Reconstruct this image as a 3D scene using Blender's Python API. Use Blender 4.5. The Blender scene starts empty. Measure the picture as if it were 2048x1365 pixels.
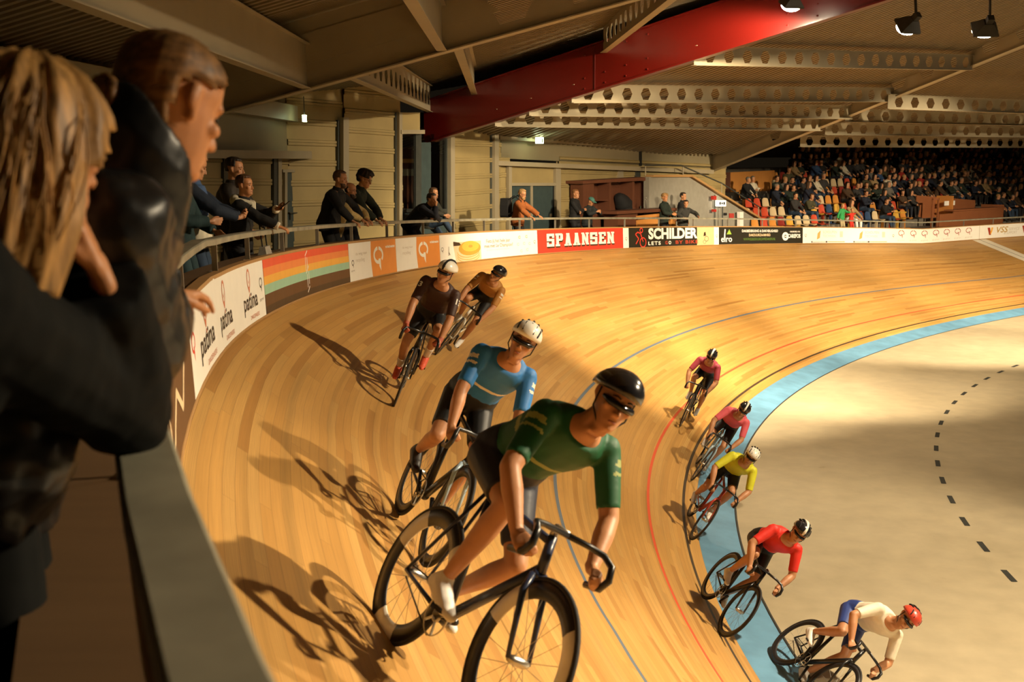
import bpy, bmesh, math, random
import numpy as np
from mathutils import Vector, Matrix
random.seed(7); np.random.seed(7)
SC = bpy.context.scene
COL = SC.collection
# ------------------------------------------------------------------ plan of the hall
FPX, PITCH, ROLL, CAMZ = 2121.914, 0.16681, -0.00687, 5.18795
AX, AY, PSI, K0, S1, LT, KEND = 2.59708, 8.85092, 1.69607, 0.04895, -0.79805, 37.40203, 0.01136
B0, BEND = 0.65703, 0.29263
TW, WBLUE, BH, RZ, RSET, ZB, BTILT = 6.17403, 0.58189, 0.60043, 0.88738, 0.0162, 0.10866, 0.03721
OFF_BLACK, OFF_RED, OFF_BLUE = 0.22882, 0.85154, 2.37109
DS = 0.25
def _plan():
    s = np.arange(0, 80, DS)
    k = K0 + (KEND-K0)*np.clip((s-S1)/LT, 0, 1)
    th = PSI - np.concatenate([[0], np.cumsum((k[1:]+k[:-1])/2*DS)])
    x = AX + np.concatenate([[0], np.cumsum(np.cos((th[1:]+th[:-1])/2)*DS)])
    y = AY + np.concatenate([[0], np.cumsum(np.sin((th[1:]+th[:-1])/2)*DS)])
    s2 = np.arange(-DS, -40, -DS); th2 = PSI - K0*s2; thm = th2 - K0*DS/2
    x2 = AX - np.cumsum(np.cos(thm)*DS); y2 = AY - np.cumsum(np.sin(thm)*DS)
    kk = np.r_[np.full(len(s2), K0), k]
    g = (kk-KEND)/(K0-KEND)
    return (np.r_[s2[::-1], s], np.r_[x2[::-1], x], np.r_[y2[::-1], y], np.r_[th2[::-1], th], BEND+(B0-BEND)*g)
PS, PX, PY, PT, PB = _plan()
def at(S):
    return np.interp(S, PS, PX), np.interp(S, PS, PY), np.interp(S, PS, PT), np.interp(S, PS, PB)
def tp(S, v, up=0.0):
    """point on the banked surface, v metres up the slope from its foot; up = along the surface normal"""
    x, y, t, b = at(S); nx, ny = -math.sin(t), math.cos(t)
    if v < 0: return Vector((x+nx*v, y+ny*v, ZB*max(v/WBLUE, -1)+up))
    o = v*math.cos(b)-up*math.sin(b); z = v*math.sin(b)+up*math.cos(b)
    return Vector((x+nx*o, y+ny*o, z))
def fp(S, o, h):
    """point relative to the top edge of the track: o outward, h upward (vertical)"""
    x, y, t, b = at(S); nx, ny = -math.sin(t), math.cos(t)
    q = TW*math.cos(b)+o
    return Vector((x+nx*q, y+ny*q, TW*math.sin(b)+h))
def bp(S, h, d=0.0):
    """point on the face of the perimeter boards, h above the track edge, d towards the track"""
    return fp(S, h*math.sin(BTILT)-d, h*math.cos(BTILT))
FLOOR_DROP = RZ-1.0
def walk(S, o): return fp(S, RSET+o, FLOOR_DROP)
CAM = Vector((0, 0, CAMZ))
_cp, _sp, _cr, _sr = math.cos(PITCH), math.sin(PITCH), math.cos(ROLL), math.sin(ROLL)
C_F = Vector((0, _cp, -_sp)); _u = Vector((0, _sp, _cp))
C_R = Vector((1, 0, 0))*_cr + _u*_sr
C_U = -Vector((1, 0, 0))*_sr + _u*_cr
def ray(px, py): return (C_F + C_R*((px-1024)/FPX) + C_U*((682.5-py)/FPX))
def proj(p):
    q = Vector(p)-CAM; d = q.dot(C_F)
    return (1024+FPX*q.dot(C_R)/d, 682.5-FPX*q.dot(C_U)/d)
def atY(px, py, Y):
    r = ray(px, py); return CAM + r*(Y/r.y)
def atZ(px, py, Z):
    r = ray(px, py); return CAM + r*((Z-CAMZ)/r.z)
def hit(px, py, A, B, off=0.0):
    """where a sight line meets the vertical plane through A,B (plan), moved off towards the hall"""
    A = Vector((A[0], A[1])); B = Vector((B[0], B[1])); d = (B-A).normalized(); n = Vector((d.y, -d.x))
    r = ray(px, py); t = ((A-CAM.xy).dot(n)+off)/Vector((r.x, r.y)).dot(n)
    return CAM + r*t
_tabS = np.arange(-3.5, 60, .05)
_tabX = np.array([proj(bp(s, BH))[0] for s in _tabS])
def s_of(px): return float(np.interp(px, _tabX, _tabS))
# ------------------------------------------------------------------ object helpers
def link(o): COL.objects.link(o); return o
def tag(o, label=None, cat=None, group=None, kind=None):
    if label: o['label'] = label
    if cat: o['category'] = cat
    if group: o['group'] = group
    if kind: o['kind'] = kind
    return o
def empty(name, loc=(0, 0, 0), label=None, cat=None, group=None, mat=None):
    o = bpy.data.objects.new(name, None); link(o)
    o.empty_display_size = .2
    if mat is not None: o.matrix_world = mat
    else: o.location = loc
    return tag(o, label, cat, group)
def basis(x, y, z, o):
    m = Matrix.Identity(4)
    for i, v in enumerate((x, y, z, o)):
        for j in range(3): m[j][i] = v[j]
    return m
class MB:
    def __init__(s): s.v = []; s.f = []; s.m = []
    def add(s, vs, fs, mi=0):
        n = len(s.v); s.v += [tuple(v) for v in vs]
        s.f += [tuple(n+i for i in f) for f in fs]; s.m += [mi]*len(fs); return s
    def box(s, c, h, M=None, mi=0):
        c = Vector(c); vs = []
        for sx in (-1, 1):
            for sy in (-1, 1):
                for sz in (-1, 1):
                    d = Vector((sx*h[0], sy*h[1], sz*h[2]))
                    if M is not None: d = M @ d
                    vs.append(c+d)
        return s.add(vs, [(0, 1, 3, 2), (4, 6, 7, 5), (0, 4, 5, 1), (2, 3, 7, 6), (0, 2, 6, 4), (1, 5, 7, 3)], mi)
    def hexa(s, a, b, mi=0):
        """a: 4 points, b: 4 matching points"""
        return s.add(list(a)+list(b), [(3, 2, 1, 0), (4, 5, 6, 7), (0, 1, 5, 4), (1, 2, 6, 5), (2, 3, 7, 6), (3, 0, 4, 7)], mi)
    def bar(s, a, b, w, h, up=(0, 0, 1), mi=0):
        a = Vector(a); b = Vector(b); d = (b-a).normalized(); up = Vector(up)
        r = d.cross(up)
        if r.length < 1e-4: r = d.cross(Vector((1, 0, 0)))
        r.normalize(); u = r.cross(d).normalized()
        q = [(-w/2, -h/2), (w/2, -h/2), (w/2, h/2), (-w/2, h/2)]
        return s.hexa([a+r*i+u*j for i, j in q], [b+r*i+u*j for i, j in q], mi)
    def tube(s, pts, rad, n=8, mi=0, caps=True):
        pts = [Vector(p) for p in pts]
        if not hasattr(rad, '__len__'): rad = [rad]*len(pts)
        rings = []; pr = None
        for i, p in enumerate(pts):
            d = (pts[min(i+1, len(pts)-1)]-pts[max(i-1, 0)]).normalized()
            if pr is None:
                a = d.cross(Vector((0, 0, 1)))
                if a.length < .05: a = d.cross(Vector((1, 0, 0)))
            else: a = pr - d*pr.dot(d)
            a.normalize(); pr = a; b = d.cross(a)
            rings.append([p+(a*math.cos(2*math.pi*k/n)+b*math.sin(2*math.pi*k/n))*rad[i] for k in range(n)])
        vs = [v for r in rings for v in r]; fs = []
        for i in range(len(rings)-1):
            for k in range(n):
                fs.append((i*n+k, i*n+(k+1) % n, (i+1)*n+(k+1) % n, (i+1)*n+k))
        if caps: fs += [tuple(range(n))[::-1], tuple((len(rings)-1)*n+k for k in range(n))]
        return s.add(vs, fs, mi)
    def loft(s, rings, mi=0, caps=True):
        n = len(rings[0]); vs = [v for r in rings for v in r]; fs = []
        for i in range(len(rings)-1):
            for k in range(n): fs.append((i*n+k, i*n+(k+1) % n, (i+1)*n+(k+1) % n, (i+1)*n+k))
        if caps: fs += [tuple(range(n))[::-1], tuple((len(rings)-1)*n+k for k in range(n))]
        return s.add(vs, fs, mi)
    def sphere(s, c, r, nu=10, nv=7, mi=0, M=None):
        if not hasattr(r, '__len__'): r = (r, r, r)
        c = Vector(c); rings = []
        for j in range(1, nv):
            ph = math.pi*j/nv; ring = []
            for k in range(nu):
                t = 2*math.pi*k/nu; d = Vector((r[0]*math.sin(ph)*math.cos(t), r[1]*math.sin(ph)*math.sin(t), -r[2]*math.cos(ph)))
                if M is not None: d = M @ d
                ring.append(c+d)
            rings.append(ring)
        return s.loft(rings, mi)
    def torus(s, c, ax, R, r, n=40, m=8, mi=0):
        ax = Vector(ax).normalized(); a = ax.cross(Vector((0, 0, 1)))
        if a.length < .05: a = ax.cross(Vector((1, 0, 0)))
        a.normalize(); b = ax.cross(a); c = Vector(c); vs = []; fs = []
        for i in range(n):
            t = 2*math.pi*i/n; d = a*math.cos(t)+b*math.sin(t)
            for j in range(m):
                u = 2*math.pi*j/m; vs.append(c+d*(R+r*math.cos(u))+ax*(r*math.sin(u)))
        for i in range(n):
            for j in range(m): fs.append((i*m+j, ((i+1) % n)*m+j, ((i+1) % n)*m+(j+1) % m, i*m+(j+1) % m))
        return s.add(vs, fs, mi)
    def build(s, name, mat=None, parent=None, smooth=False, M=None, uv=None, fix=True):
        me = bpy.data.meshes.new(name); me.from_pydata([tuple(v) for v in s.v], [], s.f)
        mats = mat if isinstance(mat, (list, tuple)) else ([mat] if mat else [])
        for m in mats: me.materials.append(m)
        if len(mats) > 1: me.polygons.foreach_set('material_index', s.m)
        if fix:
            bm = bmesh.new(); bm.from_mesh(me); bmesh.ops.recalc_face_normals(bm, faces=bm.faces[:]); bm.to_mesh(me); bm.free()
        if smooth: me.polygons.foreach_set('use_smooth', [True]*len(me.polygons))
        if uv is not None:
            l = me.uv_layers.new(name='UVMap')
            for lp in me.loops: l.data[lp.index].uv = uv[lp.vertex_index]
        me.update()
        o = bpy.data.objects.new(name, me); link(o)
        if parent is not None: o.parent = parent
        if M is not None: o.matrix_local = M
        return o
def copy_tree(root, mat=None, label=None, group=None, loc=None):
    r = root.copy(); COL.objects.link(r)
    if mat is not None: r.matrix_world = mat
    if loc is not None: r.location = loc
    if label: r['label'] = label
    if group: r['group'] = group
    for c in list(root.children):
        k = c.copy(); COL.objects.link(k); k.parent = r
        for g in list(c.children):
            q = g.copy(); COL.objects.link(q); q.parent = k
    return r
# ------------------------------------------------------------------ materials
_MC = {}
def srgb(r, g, b):
    f = lambda c: (c/255/12.92) if c/255 <= .04045 else ((c/255+.055)/1.055)**2.4
    return (f(r), f(g), f(b))
def mat(name, col, rough=.6, metal=0., var=.12, scale=6., emit=None, bump=0., spec=None, coat=0., sheen=0., stretch=None):
    if name in _MC: return _MC[name]
    m = bpy.data.materials.new(name); m.use_nodes = True; nt = m.node_tree; N = nt.nodes; L = nt.links
    b = N['Principled BSDF']; b.inputs['Roughness'].default_value = rough; b.inputs['Metallic'].default_value = metal
    if spec is not None: b.inputs['Specular IOR Level'].default_value = spec
    if coat: b.inputs['Coat Weight'].default_value = coat
    if sheen: b.inputs['Sheen Weight'].default_value = sheen
    tc = N.new('ShaderNodeTexCoord'); nz = N.new('ShaderNodeTexNoise'); nz.inputs['Scale'].default_value = scale; nz.inputs['Detail'].default_value = 4
    src = tc.outputs['Object']
    if stretch:
        mp = N.new('ShaderNodeMapping'); mp.inputs['Scale'].default_value = stretch; L.new(src, mp.inputs[0]); src = mp.outputs[0]
    L.new(src, nz.inputs['Vector'])
    rp = N.new('ShaderNodeValToRGB'); rp.color_ramp.elements[0].position = .3; rp.color_ramp.elements[1].position = .7
    rp.color_ramp.elements[0].color = (*[max(c*(1-var), 0) for c in col], 1); rp.color_ramp.elements[1].color = (*[min(c*(1+var), 1) for c in col], 1)
    L.new(nz.outputs['Fac'], rp.inputs[0]); L.new(rp.outputs[0], b.inputs['Base Color'])
    if emit: b.inputs['Emission Color'].default_value = (*emit[0], 1); b.inputs['Emission Strength'].default_value = emit[1]
    if bump:
        bp_ = N.new('ShaderNodeBump'); bp_.inputs['Strength'].default_value = bump; bp_.inputs['Distance'].default_value = .02
        L.new(nz.outputs['Fac'], bp_.inputs['Height']); L.new(bp_.outputs[0], b.inputs['Normal'])
    _MC[name] = m; return m
def math_(N, L, op, a, b=None, c=None, clamp=False):
    n = N.new('ShaderNodeMath'); n.operation = op; n.use_clamp = clamp
    for i, q in enumerate((a, b, c)):
        if q is None: continue
        if isinstance(q, (int, float)): n.inputs[i].default_value = q
        else: L.new(q, n.inputs[i])
    return n.outputs[0]
def mixc(N, L, f, a, b, mode='MIX'):
    n = N.new('ShaderNodeMix'); n.data_type = 'RGBA'; n.blend_type = mode
    for i, q in ((0, f), (6, a), (7, b)):
        if isinstance(q, (int, float)): n.inputs[i].default_value = q
        elif isinstance(q, tuple): n.inputs[i].default_value = (*q, 1)
        else: L.new(q, n.inputs[i])
    return n.outputs[2]
def track_material():
    m = bpy.data.materials.new('track_boards'); m.use_nodes = True; nt = m.node_tree; N = nt.nodes; L = nt.links
    b = N['Principled BSDF']; b.inputs['Roughness'].default_value = .5; b.inputs['Specular IOR Level'].default_value = .35
    uv = N.new('ShaderNodeUVMap'); sp = N.new('ShaderNodeSeparateXYZ'); L.new(uv.outputs[0], sp.inputs[0]); s, v = sp.outputs[0], sp.outputs[1]
    row = math_(N, L, 'FLOOR', math_(N, L, 'DIVIDE', v, 0.075))
    wn = N.new('ShaderNodeTexWhiteNoise'); wn.noise_dimensions = '1D'; L.new(row, wn.inputs['W'])
    s2 = math_(N, L, 'ADD', s, math_(N, L, 'MULTIPLY', wn.outputs['Value'], 9.))
    seg = math_(N, L, 'DIVIDE', s2, 2.3); cell = math_(N, L, 'FLOOR', seg)
    cx = N.new('ShaderNodeCombineXYZ'); L.new(cell, cx.inputs[0]); L.new(row, cx.inputs[1])
    w2 = N.new('ShaderNodeTexWhiteNoise'); w2.noise_dimensions = '2D'; L.new(cx.outputs[0], w2.inputs['Vector'])
    def noise(su, sv, det=4, dist=0.):
        c = N.new('ShaderNodeCombineXYZ'); L.new(math_(N, L, 'MULTIPLY', s, su), c.inputs[0]); L.new(math_(N, L, 'MULTIPLY', v, sv), c.inputs[1]); L.new(math_(N, L, 'MULTIPLY', w2.outputs['Value'], dist), c.inputs[2])
        n = N.new('ShaderNodeTexNoise'); n.inputs['Scale'].default_value = 1.; n.inputs['Detail'].default_value = det; L.new(c.outputs[0], n.inputs['Vector']); return n.outputs['Fac']
    tone = N.new('ShaderNodeValToRGB'); e = tone.color_ramp.elements
    e[0].position = 0.; e[0].color = (.39, .19, .048, 1); e[1].position = 1.; e[1].color = (.60, .345, .105, 1)
    k = tone.color_ramp.elements.new(.12); k.color = (.46, .24, .062, 1)
    k = tone.color_ramp.elements.new(.7); k.color = (.54, .295, .082, 1)
    L.new(w2.outputs['Value'], tone.inputs[0])
    g = noise(2.2, 120., 3, 30.); gr = math_(N, L, 'MULTIPLY_ADD', g, .34, .83)
    col = mixc(N, L, 1., tone.outputs[0], gr, 'MULTIPLY')
    # cathedral grain on some boards
    gw = N.new('ShaderNodeTexWave'); gw.wave_type = 'RINGS'; gw.inputs['Scale'].default_value = 1.; gw.inputs['Distortion'].default_value = 5.; gw.inputs['Detail'].default_value = 2.
    c = N.new('ShaderNodeCombineXYZ'); L.new(math_(N, L, 'MULTIPLY', s, 1.1), c.inputs[0]); L.new(math_(N, L, 'MULTIPLY', v, 34.), c.inputs[1]); L.new(math_(N, L, 'MULTIPLY', w2.outputs['Value'], 40.), c.inputs[2]); L.new(c.outputs[0], gw.inputs['Vector'])
    sel = math_(N, L, 'GREATER_THAN', w2.outputs['Value'], .72)
    gm = math_(N, L, 'MULTIPLY_ADD', math_(N, L, 'MULTIPLY', gw.outputs['Fac'], sel), -.22, 1.)
    col = mixc(N, L, 1., col, gm, 'MULTIPLY')
    # long tyre streaks and wear
    st = noise(.10, 9., 5); stm = N.new('ShaderNodeMapRange'); stm.inputs[1].default_value = .52; stm.inputs[2].default_value = .75; stm.inputs[3].default_value = 1.; stm.inputs[4].default_value = .72; L.new(st, stm.inputs[0])
    col = mixc(N, L, 1., col, stm.outputs[0], 'MULTIPLY')
    bl = noise(.35, .8, 4); blm = N.new('ShaderNodeMapRange'); blm.inputs[1].default_value = .35; blm.inputs[2].default_value = .7; blm.inputs[3].default_value = .86; blm.inputs[4].default_value = 1.06; L.new(bl, blm.inputs[0])
    col = mixc(N, L, 1., col, blm.outputs[0], 'MULTIPLY')
    # seams
    fv = math_(N, L, 'FRACT', math_(N, L, 'DIVIDE', v, 0.075)); seam = math_(N, L, 'LESS_THAN', fv, .045)
    fs = math_(N, L, 'FRACT', seg); butt = math_(N, L, 'LESS_THAN', fs, .0022)
    sm = math_(N, L, 'MULTIPLY', math_(N, L, 'MAXIMUM', seam, butt), .5)
    col = mixc(N, L, sm, col, (.16, .08, .025))
    def stripe(off, w, c, al=.92):
        nonlocal col
        d = math_(N, L, 'LESS_THAN', math_(N, L, 'ABSOLUTE', math_(N, L, 'SUBTRACT', v, off)), w/2)
        col = mixc(N, L, math_(N, L, 'MULTIPLY', d, al), col, c)
    stripe(OFF_BLACK, .05, (.022, .02, .018)); stripe(OFF_RED, .045, (.62, .075, .03)); stripe(OFF_BLUE, .05, (.07, .13, .19))
    sa, sb = s_of(1945), s_of(1972); mid = (sa+sb)/2
    d = math_(N, L, 'LESS_THAN', math_(N, L, 'ABSOLUTE', math_(N, L, 'SUBTRACT', s, mid)), (sb-sa)/2); col = mixc(N, L, math_(N, L, 'MULTIPLY', d, .9), col, (.82, .76, .62))
    d = math_(N, L, 'LESS_THAN', math_(N, L, 'ABSOLUTE', math_(N, L, 'SUBTRACT', s, mid)), .025); col = mixc(N, L, d, col, (.2, .2, .18))
    L.new(col, b.inputs['Base Color'])
    return m
def concrete_floor():
    m = bpy.data.materials.new('infield_concrete'); m.use_nodes = True; nt = m.node_tree; N = nt.nodes; L = nt.links
    b = N['Principled BSDF']; b.inputs['Roughness'].default_value = .42
    tc = N.new('ShaderNodeTexCoord')
    def nz(sc, det=5):
        n = N.new('ShaderNodeTexNoise'); n.inputs['Scale'].default_value = sc; n.inputs['Detail'].default_value = det; L.new(tc.outputs['Object'], n.inputs['Vector']); return n.outputs['Fac']
    col = mixc(N, L, nz(.5), (.40, .33, .205), (.52, .445, .305))
    mr = N.new('ShaderNodeMapRange'); mr.inputs[1].default_value = .3; mr.inputs[2].default_value = .7; mr.inputs[3].default_value = .88; mr.inputs[4].default_value = 1.06; L.new(nz(3., 8), mr.inputs[0])
    col = mixc(N, L, 1., col, mr.outputs[0], 'MULTIPLY')
    m2 = N.new('ShaderNodeMapRange'); m2.inputs[1].default_value = .70; m2.inputs[2].default_value = .78; m2.inputs[3].default_value = 0; m2.inputs[4].default_value = .5; L.new(nz(2.1, 9), m2.inputs[0])
    col = mixc(N, L, m2.outputs[0], col, (.25, .18, .09))
    L.new(col, b.inputs['Base Color']); return m
def plank_material(name, c0, c1, width=.12, axis=0, rough=.6):
    m = bpy.data.materials.new(name); m.use_nodes = True; nt = m.node_tree; N = nt.nodes; L = nt.links
    b = N['Principled BSDF']; b.inputs['Roughness'].default_value = rough
    tc = N.new('ShaderNodeTexCoord'); mp = N.new('ShaderNodeMapping'); mp.inputs['Scale'].default_value = (1.5, 18, 18) if axis == 0 else (18, 18, 1.5)
    L.new(tc.outputs['Object'], mp.inputs[0]); n = N.new('ShaderNodeTexNoise'); n.inputs['Scale'].default_value = 1.6; n.inputs['Detail'].default_value = 5; L.new(mp.outputs[0], n.inputs['Vector'])
    n2 = N.new('ShaderNodeTexNoise'); n2.inputs['Scale'].default_value = 2.; L.new(tc.outputs['Object'], n2.inputs['Vector'])
    c = mixc(N, L, n.outputs['Fac'], c0, c1); c = mixc(N, L, .5, c, mixc(N, L, n2.outputs['Fac'], c0, c1)); L.new(c, b.inputs['Base Color']); return m
M_TRACK = track_material(); M_CONC = concrete_floor()
M_BLUE = mat('cote_blue_paint', (.13, .30, .46), .5, var=.16, scale=2.5)
M_DASH = mat('floor_tape_dark', (.03, .032, .028), .6)
M_LEDGE = plank_material('ledge_ply', (.085, .045, .018), (.16, .09, .038))
M_CAP = plank_material('cap_wood', (.34, .18, .06), (.5, .29, .11))
M_RAIL = mat('rail_galvanised', (.30, .285, .21), .5, .25, var=.25, scale=5.)
M_POST = mat('post_steel', (.38, .36, .30), .45, .5)
M_WALL = mat('wall_liner_tray', (.40, .305, .13), .55, .1, var=.10, scale=1.2)
M_WALLP = mat('wall_plain_sheet', (.26, .22, .13), .6, var=.08, scale=1.)
M_STEEL = mat('painted_steel_grey', (.36, .305, .20), .5, var=.06, scale=1.5)
M_DECK = mat('roof_deck_sheet', (.20, .155, .09), .5, .1, var=.06)
M_RED = mat('girder_red_paint', (.10, .004, .002), .30, var=.06, scale=1.)
M_DOOR = mat('door_dark_teal', (.045, .07, .07), .5)
M_DARK = mat('dark_void', (.012, .012, .011), .7)
M_BLACK = mat('black_plastic', (.015, .015, .015), .45)
M_FRAME = mat('frame_dark_steel', (.07, .075, .065), .5, .3)
M_GLASS = None
def glass(name='window_glass', tint=(.75, .8, .78)):
    m = bpy.data.materials.new(name); m.use_nodes = True; nt = m.node_tree; N = nt.nodes; L = nt.links
    b = N['Principled BSDF']; b.inputs['Base Color'].default_value = (*tint, 1); b.inputs['Roughness'].default_value = .02
    b.inputs['Transmission Weight'].default_value = 1.; b.inputs['IOR'].default_value = 1.45; return m
M_GLASS = glass()
M_BROWNWOOD = plank_material('bar_brown_wood', (.10, .032, .014), (.17, .06, .026), axis=2)
M_ORANGEWOOD = plank_material('orange_ply', (.52, .20, .035), (.66, .29, .07), axis=2)
M_BLOCK = mat('grey_blockwork', (.27, .25, .20), .8, var=.08)
M_WHITEP = mat('white_print', (.90, .88, .80), .5, var=.02)
M_EXITG = mat('exit_sign_lit', (.6, .8, .55), .5, emit=((.75, .95, .55), 6.), var=.02)
M_LAMP = mat('lamp_lens', (1, .95, .8), .3, emit=((1, .85, .6), 60.), var=0.)
# ------------------------------------------------------------------ track, infield, fence
SS = [float(x) for x in np.arange(-34, 62.01, .5)]
def strip_mesh(fn, vals, name, mats, uvf=None, closed=False, kind='structure', smooth=True, ss=SS):
    mb = MB(); n = len(vals); uv = []
    for s in ss:
        for v in vals: mb.v.append(tuple(fn(s, v))); uv.append(uvf(s, v) if uvf else (s, 0))
    for i in range(len(ss)-1):
        for j in range(n if closed else n-1):
            k = (j+1) % n
            mb.f.append((i*n+j, i*n+k, (i+1)*n+k, (i+1)*n+j)); mb.m.append(0)
    if closed:
        mb.f.append(tuple(range(n))); mb.f.append(tuple((len(ss)-1)*n+j for j in range(n))); mb.m += [0, 0]
    o = mb.build(name, mats, smooth=smooth, uv=uv, fix=closed)
    if kind: o['kind'] = kind
    return o
strip_mesh(lambda s, v: tp(s, v), [0, .6, 1.5, 3, 4.5, TW], 'track', [M_TRACK], uvf=lambda s, v: (s, v))
strip_mesh(lambda s, v: tp(s, v), [-WBLUE, -.3, 0], 'blue_band', [M_BLUE])
# infield
mb = MB(); edge = [tp(s, -WBLUE) for s in SS]
poly = [(p.x, p.y, -ZB) for p in edge]
mb.v = poly + [(70, 45, -ZB), (70, -30, -ZB)]; mb.f = [tuple(range(len(mb.v)))[::-1]]; mb.m = [0]
dc = [(2033, 729), (2010.7, 742.8), (1998, 744), (1973.4, 758.4), (1950, 772.5), (1928.5, 789.3), (1911, 808), (1894.6, 828.5), (1881.2, 850.6), (1873.3, 875), (1869.4, 902), (1872.5, 932.8), (1883.2, 966.7), (1901.4, 1005.1), (1929.6, 1047.4), (1969.6, 1096), (2024.8, 1152.8)]
dw = [atZ(x, y, -ZB) for x, y in dc]
cc = np.array([(p.x, p.y) for p in dw]); A_ = np.c_[2*cc, np.ones(len(cc))]; sol = np.linalg.lstsq(A_, (cc**2).sum(1), rcond=None)[0]
dcx, dcy = sol[0], sol[1]; dR = math.sqrt(sol[2]+dcx**2+dcy**2)
a0 = math.atan2(dw[2].y-dcy, dw[2].x-dcx); a1 = math.atan2(dw[-1].y-dcy, dw[-1].x-dcx)
if a1 < a0: a1 += 2*math.pi
stp = (a1-a0)/14
for i in range(-2, 24):
    a = a0+stp*i; h = .19*stp; pts = []
    for r in (dR-.04, dR+.04):
        for t in (a-h, a+h): pts.append((dcx+r*math.cos(t), dcy+r*math.sin(t), -ZB+.003))
    mb.add([pts[0], pts[1], pts[3], pts[2]], [(0, 1, 2, 3)], 1)
o = mb.build('floor', [M_CONC, M_DASH], fix=False); o['kind'] = 'structure'
for f in o.data.polygons:
    if f.normal.z < 0: f.flip()
# dark joint between concrete and blue band
strip_mesh(lambda s, v: tp(s, -WBLUE)+Vector((0, 0, v[1]))+Vector((math.sin(at(s)[2]), -math.cos(at(s)[2]), 0))*v[0], [(0., -.01), (.03, -.01), (.03, .004), (0., .004)], 'trim_1', [M_DASH], closed=True)
# fence backing, cap, ledge, walkway
strip_mesh(lambda s, v: bp(s, v[1], v[0]), [(-.001, -.05), (-.04, -.05), (-.04, BH-.015), (-.001, BH-.015)], 'track_fence', [M_CAP], closed=True)
strip_mesh(lambda s, v: bp(s, v[1], v[0]), [(.02, BH-.012), (.02, BH+.018), (-.06, BH+.018), (-.06, BH-.012)], 'trim_2', [M_CAP], closed=True, smooth=False)
strip_mesh(lambda s, v: bp(s, v[1], v[0]), [(-.041, BH-.03), (-.041, BH+.008), (-.285, BH+.008), (-.285, BH-.03)], 'ledge', [M_LEDGE], closed=True, smooth=False)
M_WALKF = mat('walkway_floor', (.022, .017, .011), .8)
strip_mesh(lambda s, v: fp(s, RSET+v[0], FLOOR_DROP+v[1]), [(.2, -.08), (.2, 0), (3.2, 0), (3.2, -.08)], 'walkway', [M_WALKF], closed=True, smooth=False, ss=[x for x in SS if x < 44])
# base strip at the foot of the boards
strip_mesh(lambda s, v: bp(s, v[1], v[0]), [(.0, .0), (.022, .0), (.022, .022), (.0, .022)], 'trim_3', [M_CAP], closed=True)
# handrail
RS = [float(x) for x in np.arange(-9, 56, .5)]
rail = empty('handrail', fp(0, RSET, 0), 'long grey steel handrail curving around the top of the banked track', 'handrail')
RW, RT = .11, .05
def rail_pts(s): return [fp(s, RSET, RZ-RT), fp(s, RSET, RZ-.008), fp(s, RSET+.008, RZ), fp(s, RSET+RW-.008, RZ), fp(s, RSET+RW, RZ-.008), fp(s, RSET+RW, RZ-RT)]
mb = MB(); mb.loft([[p-rail.location for p in rail_pts(s)] for s in RS]); mb.build('top_rail', M_RAIL, rail)
post_px = [365, 433, 498, 567, 637, 705, 776, 848, 908, 970, 1041, 1112, 1180, 1251, 1319, 1388, 1457, 1526, 1593, 1660, 1742, 1808, 1866, 1929, 1988, 2043]
_rx = np.array([proj(fp(s, RSET+.03, RZ))[0] for s in _tabS])
post_s = [float(np.interp(x, _rx, _tabS)) for x in post_px]
post_s = [post_s[0]-1.6*k for k in (4, 3, 2, 1)] + post_s
for s in post_s:
    mb = MB(); x, y, t, b = at(s); n = Vector((-math.sin(t), math.cos(t), 0)); tg = Vector((math.cos(t), math.sin(t), 0))
    lo = fp(s, RSET+.055, BH+.008)-rail.location; hi = fp(s, RSET+.055, RZ-RT+.004)-rail.location
    mb.hexa([lo+n*a+tg*c for a, c in ((-.022, -.008), (.022, -.008), (.022, .008), (-.022, .008))], [hi+n*a+tg*c for a, c in ((-.022, -.008), (.022, -.008), (.022, .008), (-.022, .008))])
    mb.box((lo.x, lo.y, lo.z+.004), (.045, .045, .004))
    mb.build('post', M_POST, rail)
# ------------------------------------------------------------------ advert boards
def board(name, s0, s1, bands, label, h0=0.02, h1=BH-.014, cat='advertising board'):
    """bands: list of (h fraction from, to, material) painted across the whole panel"""
    root = empty(name, bp((s0+s1)/2, 0, .02), label, cat, 'advertising boards around the track')
    mb = MB(); n = max(2, int((s1-s0)/.4)); ms = [b[2] for b in bands]
    for bi, (f0, f1, m_) in enumerate(bands):
        rings = []
        for i in range(n+1):
            s = s0+(s1-s0)*i/n; a, b = h0+(h1-h0)*f0, h0+(h1-h0)*f1
            rings.append([bp(s, a, .001)-root.location, bp(s, a, .014)-root.location, bp(s, b, .014)-root.location, bp(s, b, .001)-root.location])
        mb.loft(rings, bi)
    mb.build('panel', ms, root)
    root['s0'] = s0; root['s1'] = s1
    return root
TXT_D = .0165
def board_shape(root, polys, m, name, d=TXT_D):
    """polys in board coordinates: x metres along s (left to right in view), y metres above panel foot"""
    mb = MB(); s0 = root['s0']
    for p in polys:
        sp_ = max(q_[0] for q_ in p)-min(q_[0] for q_ in p)
        if len(p) == 4 and sp_ > .35:
            n = int(sp_/.3)+1; L0 = lambda i: (p[0][0]+(p[1][0]-p[0][0])*i/n, p[0][1]+(p[1][1]-p[0][1])*i/n); L1 = lambda i: (p[3][0]+(p[2][0]-p[3][0])*i/n, p[3][1]+(p[2][1]-p[3][1])*i/n)
            qs = [[L0(i), L0(i+1), L1(i+1), L1(i)] for i in range(n)]
        else: qs = [p]
        for p_ in qs: mb.add([bp(s0+x, y+.02, d)-root.location for x, y in p_], [tuple(range(len(p_)))])
    return mb.build(name, m, root, fix=False)
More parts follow.
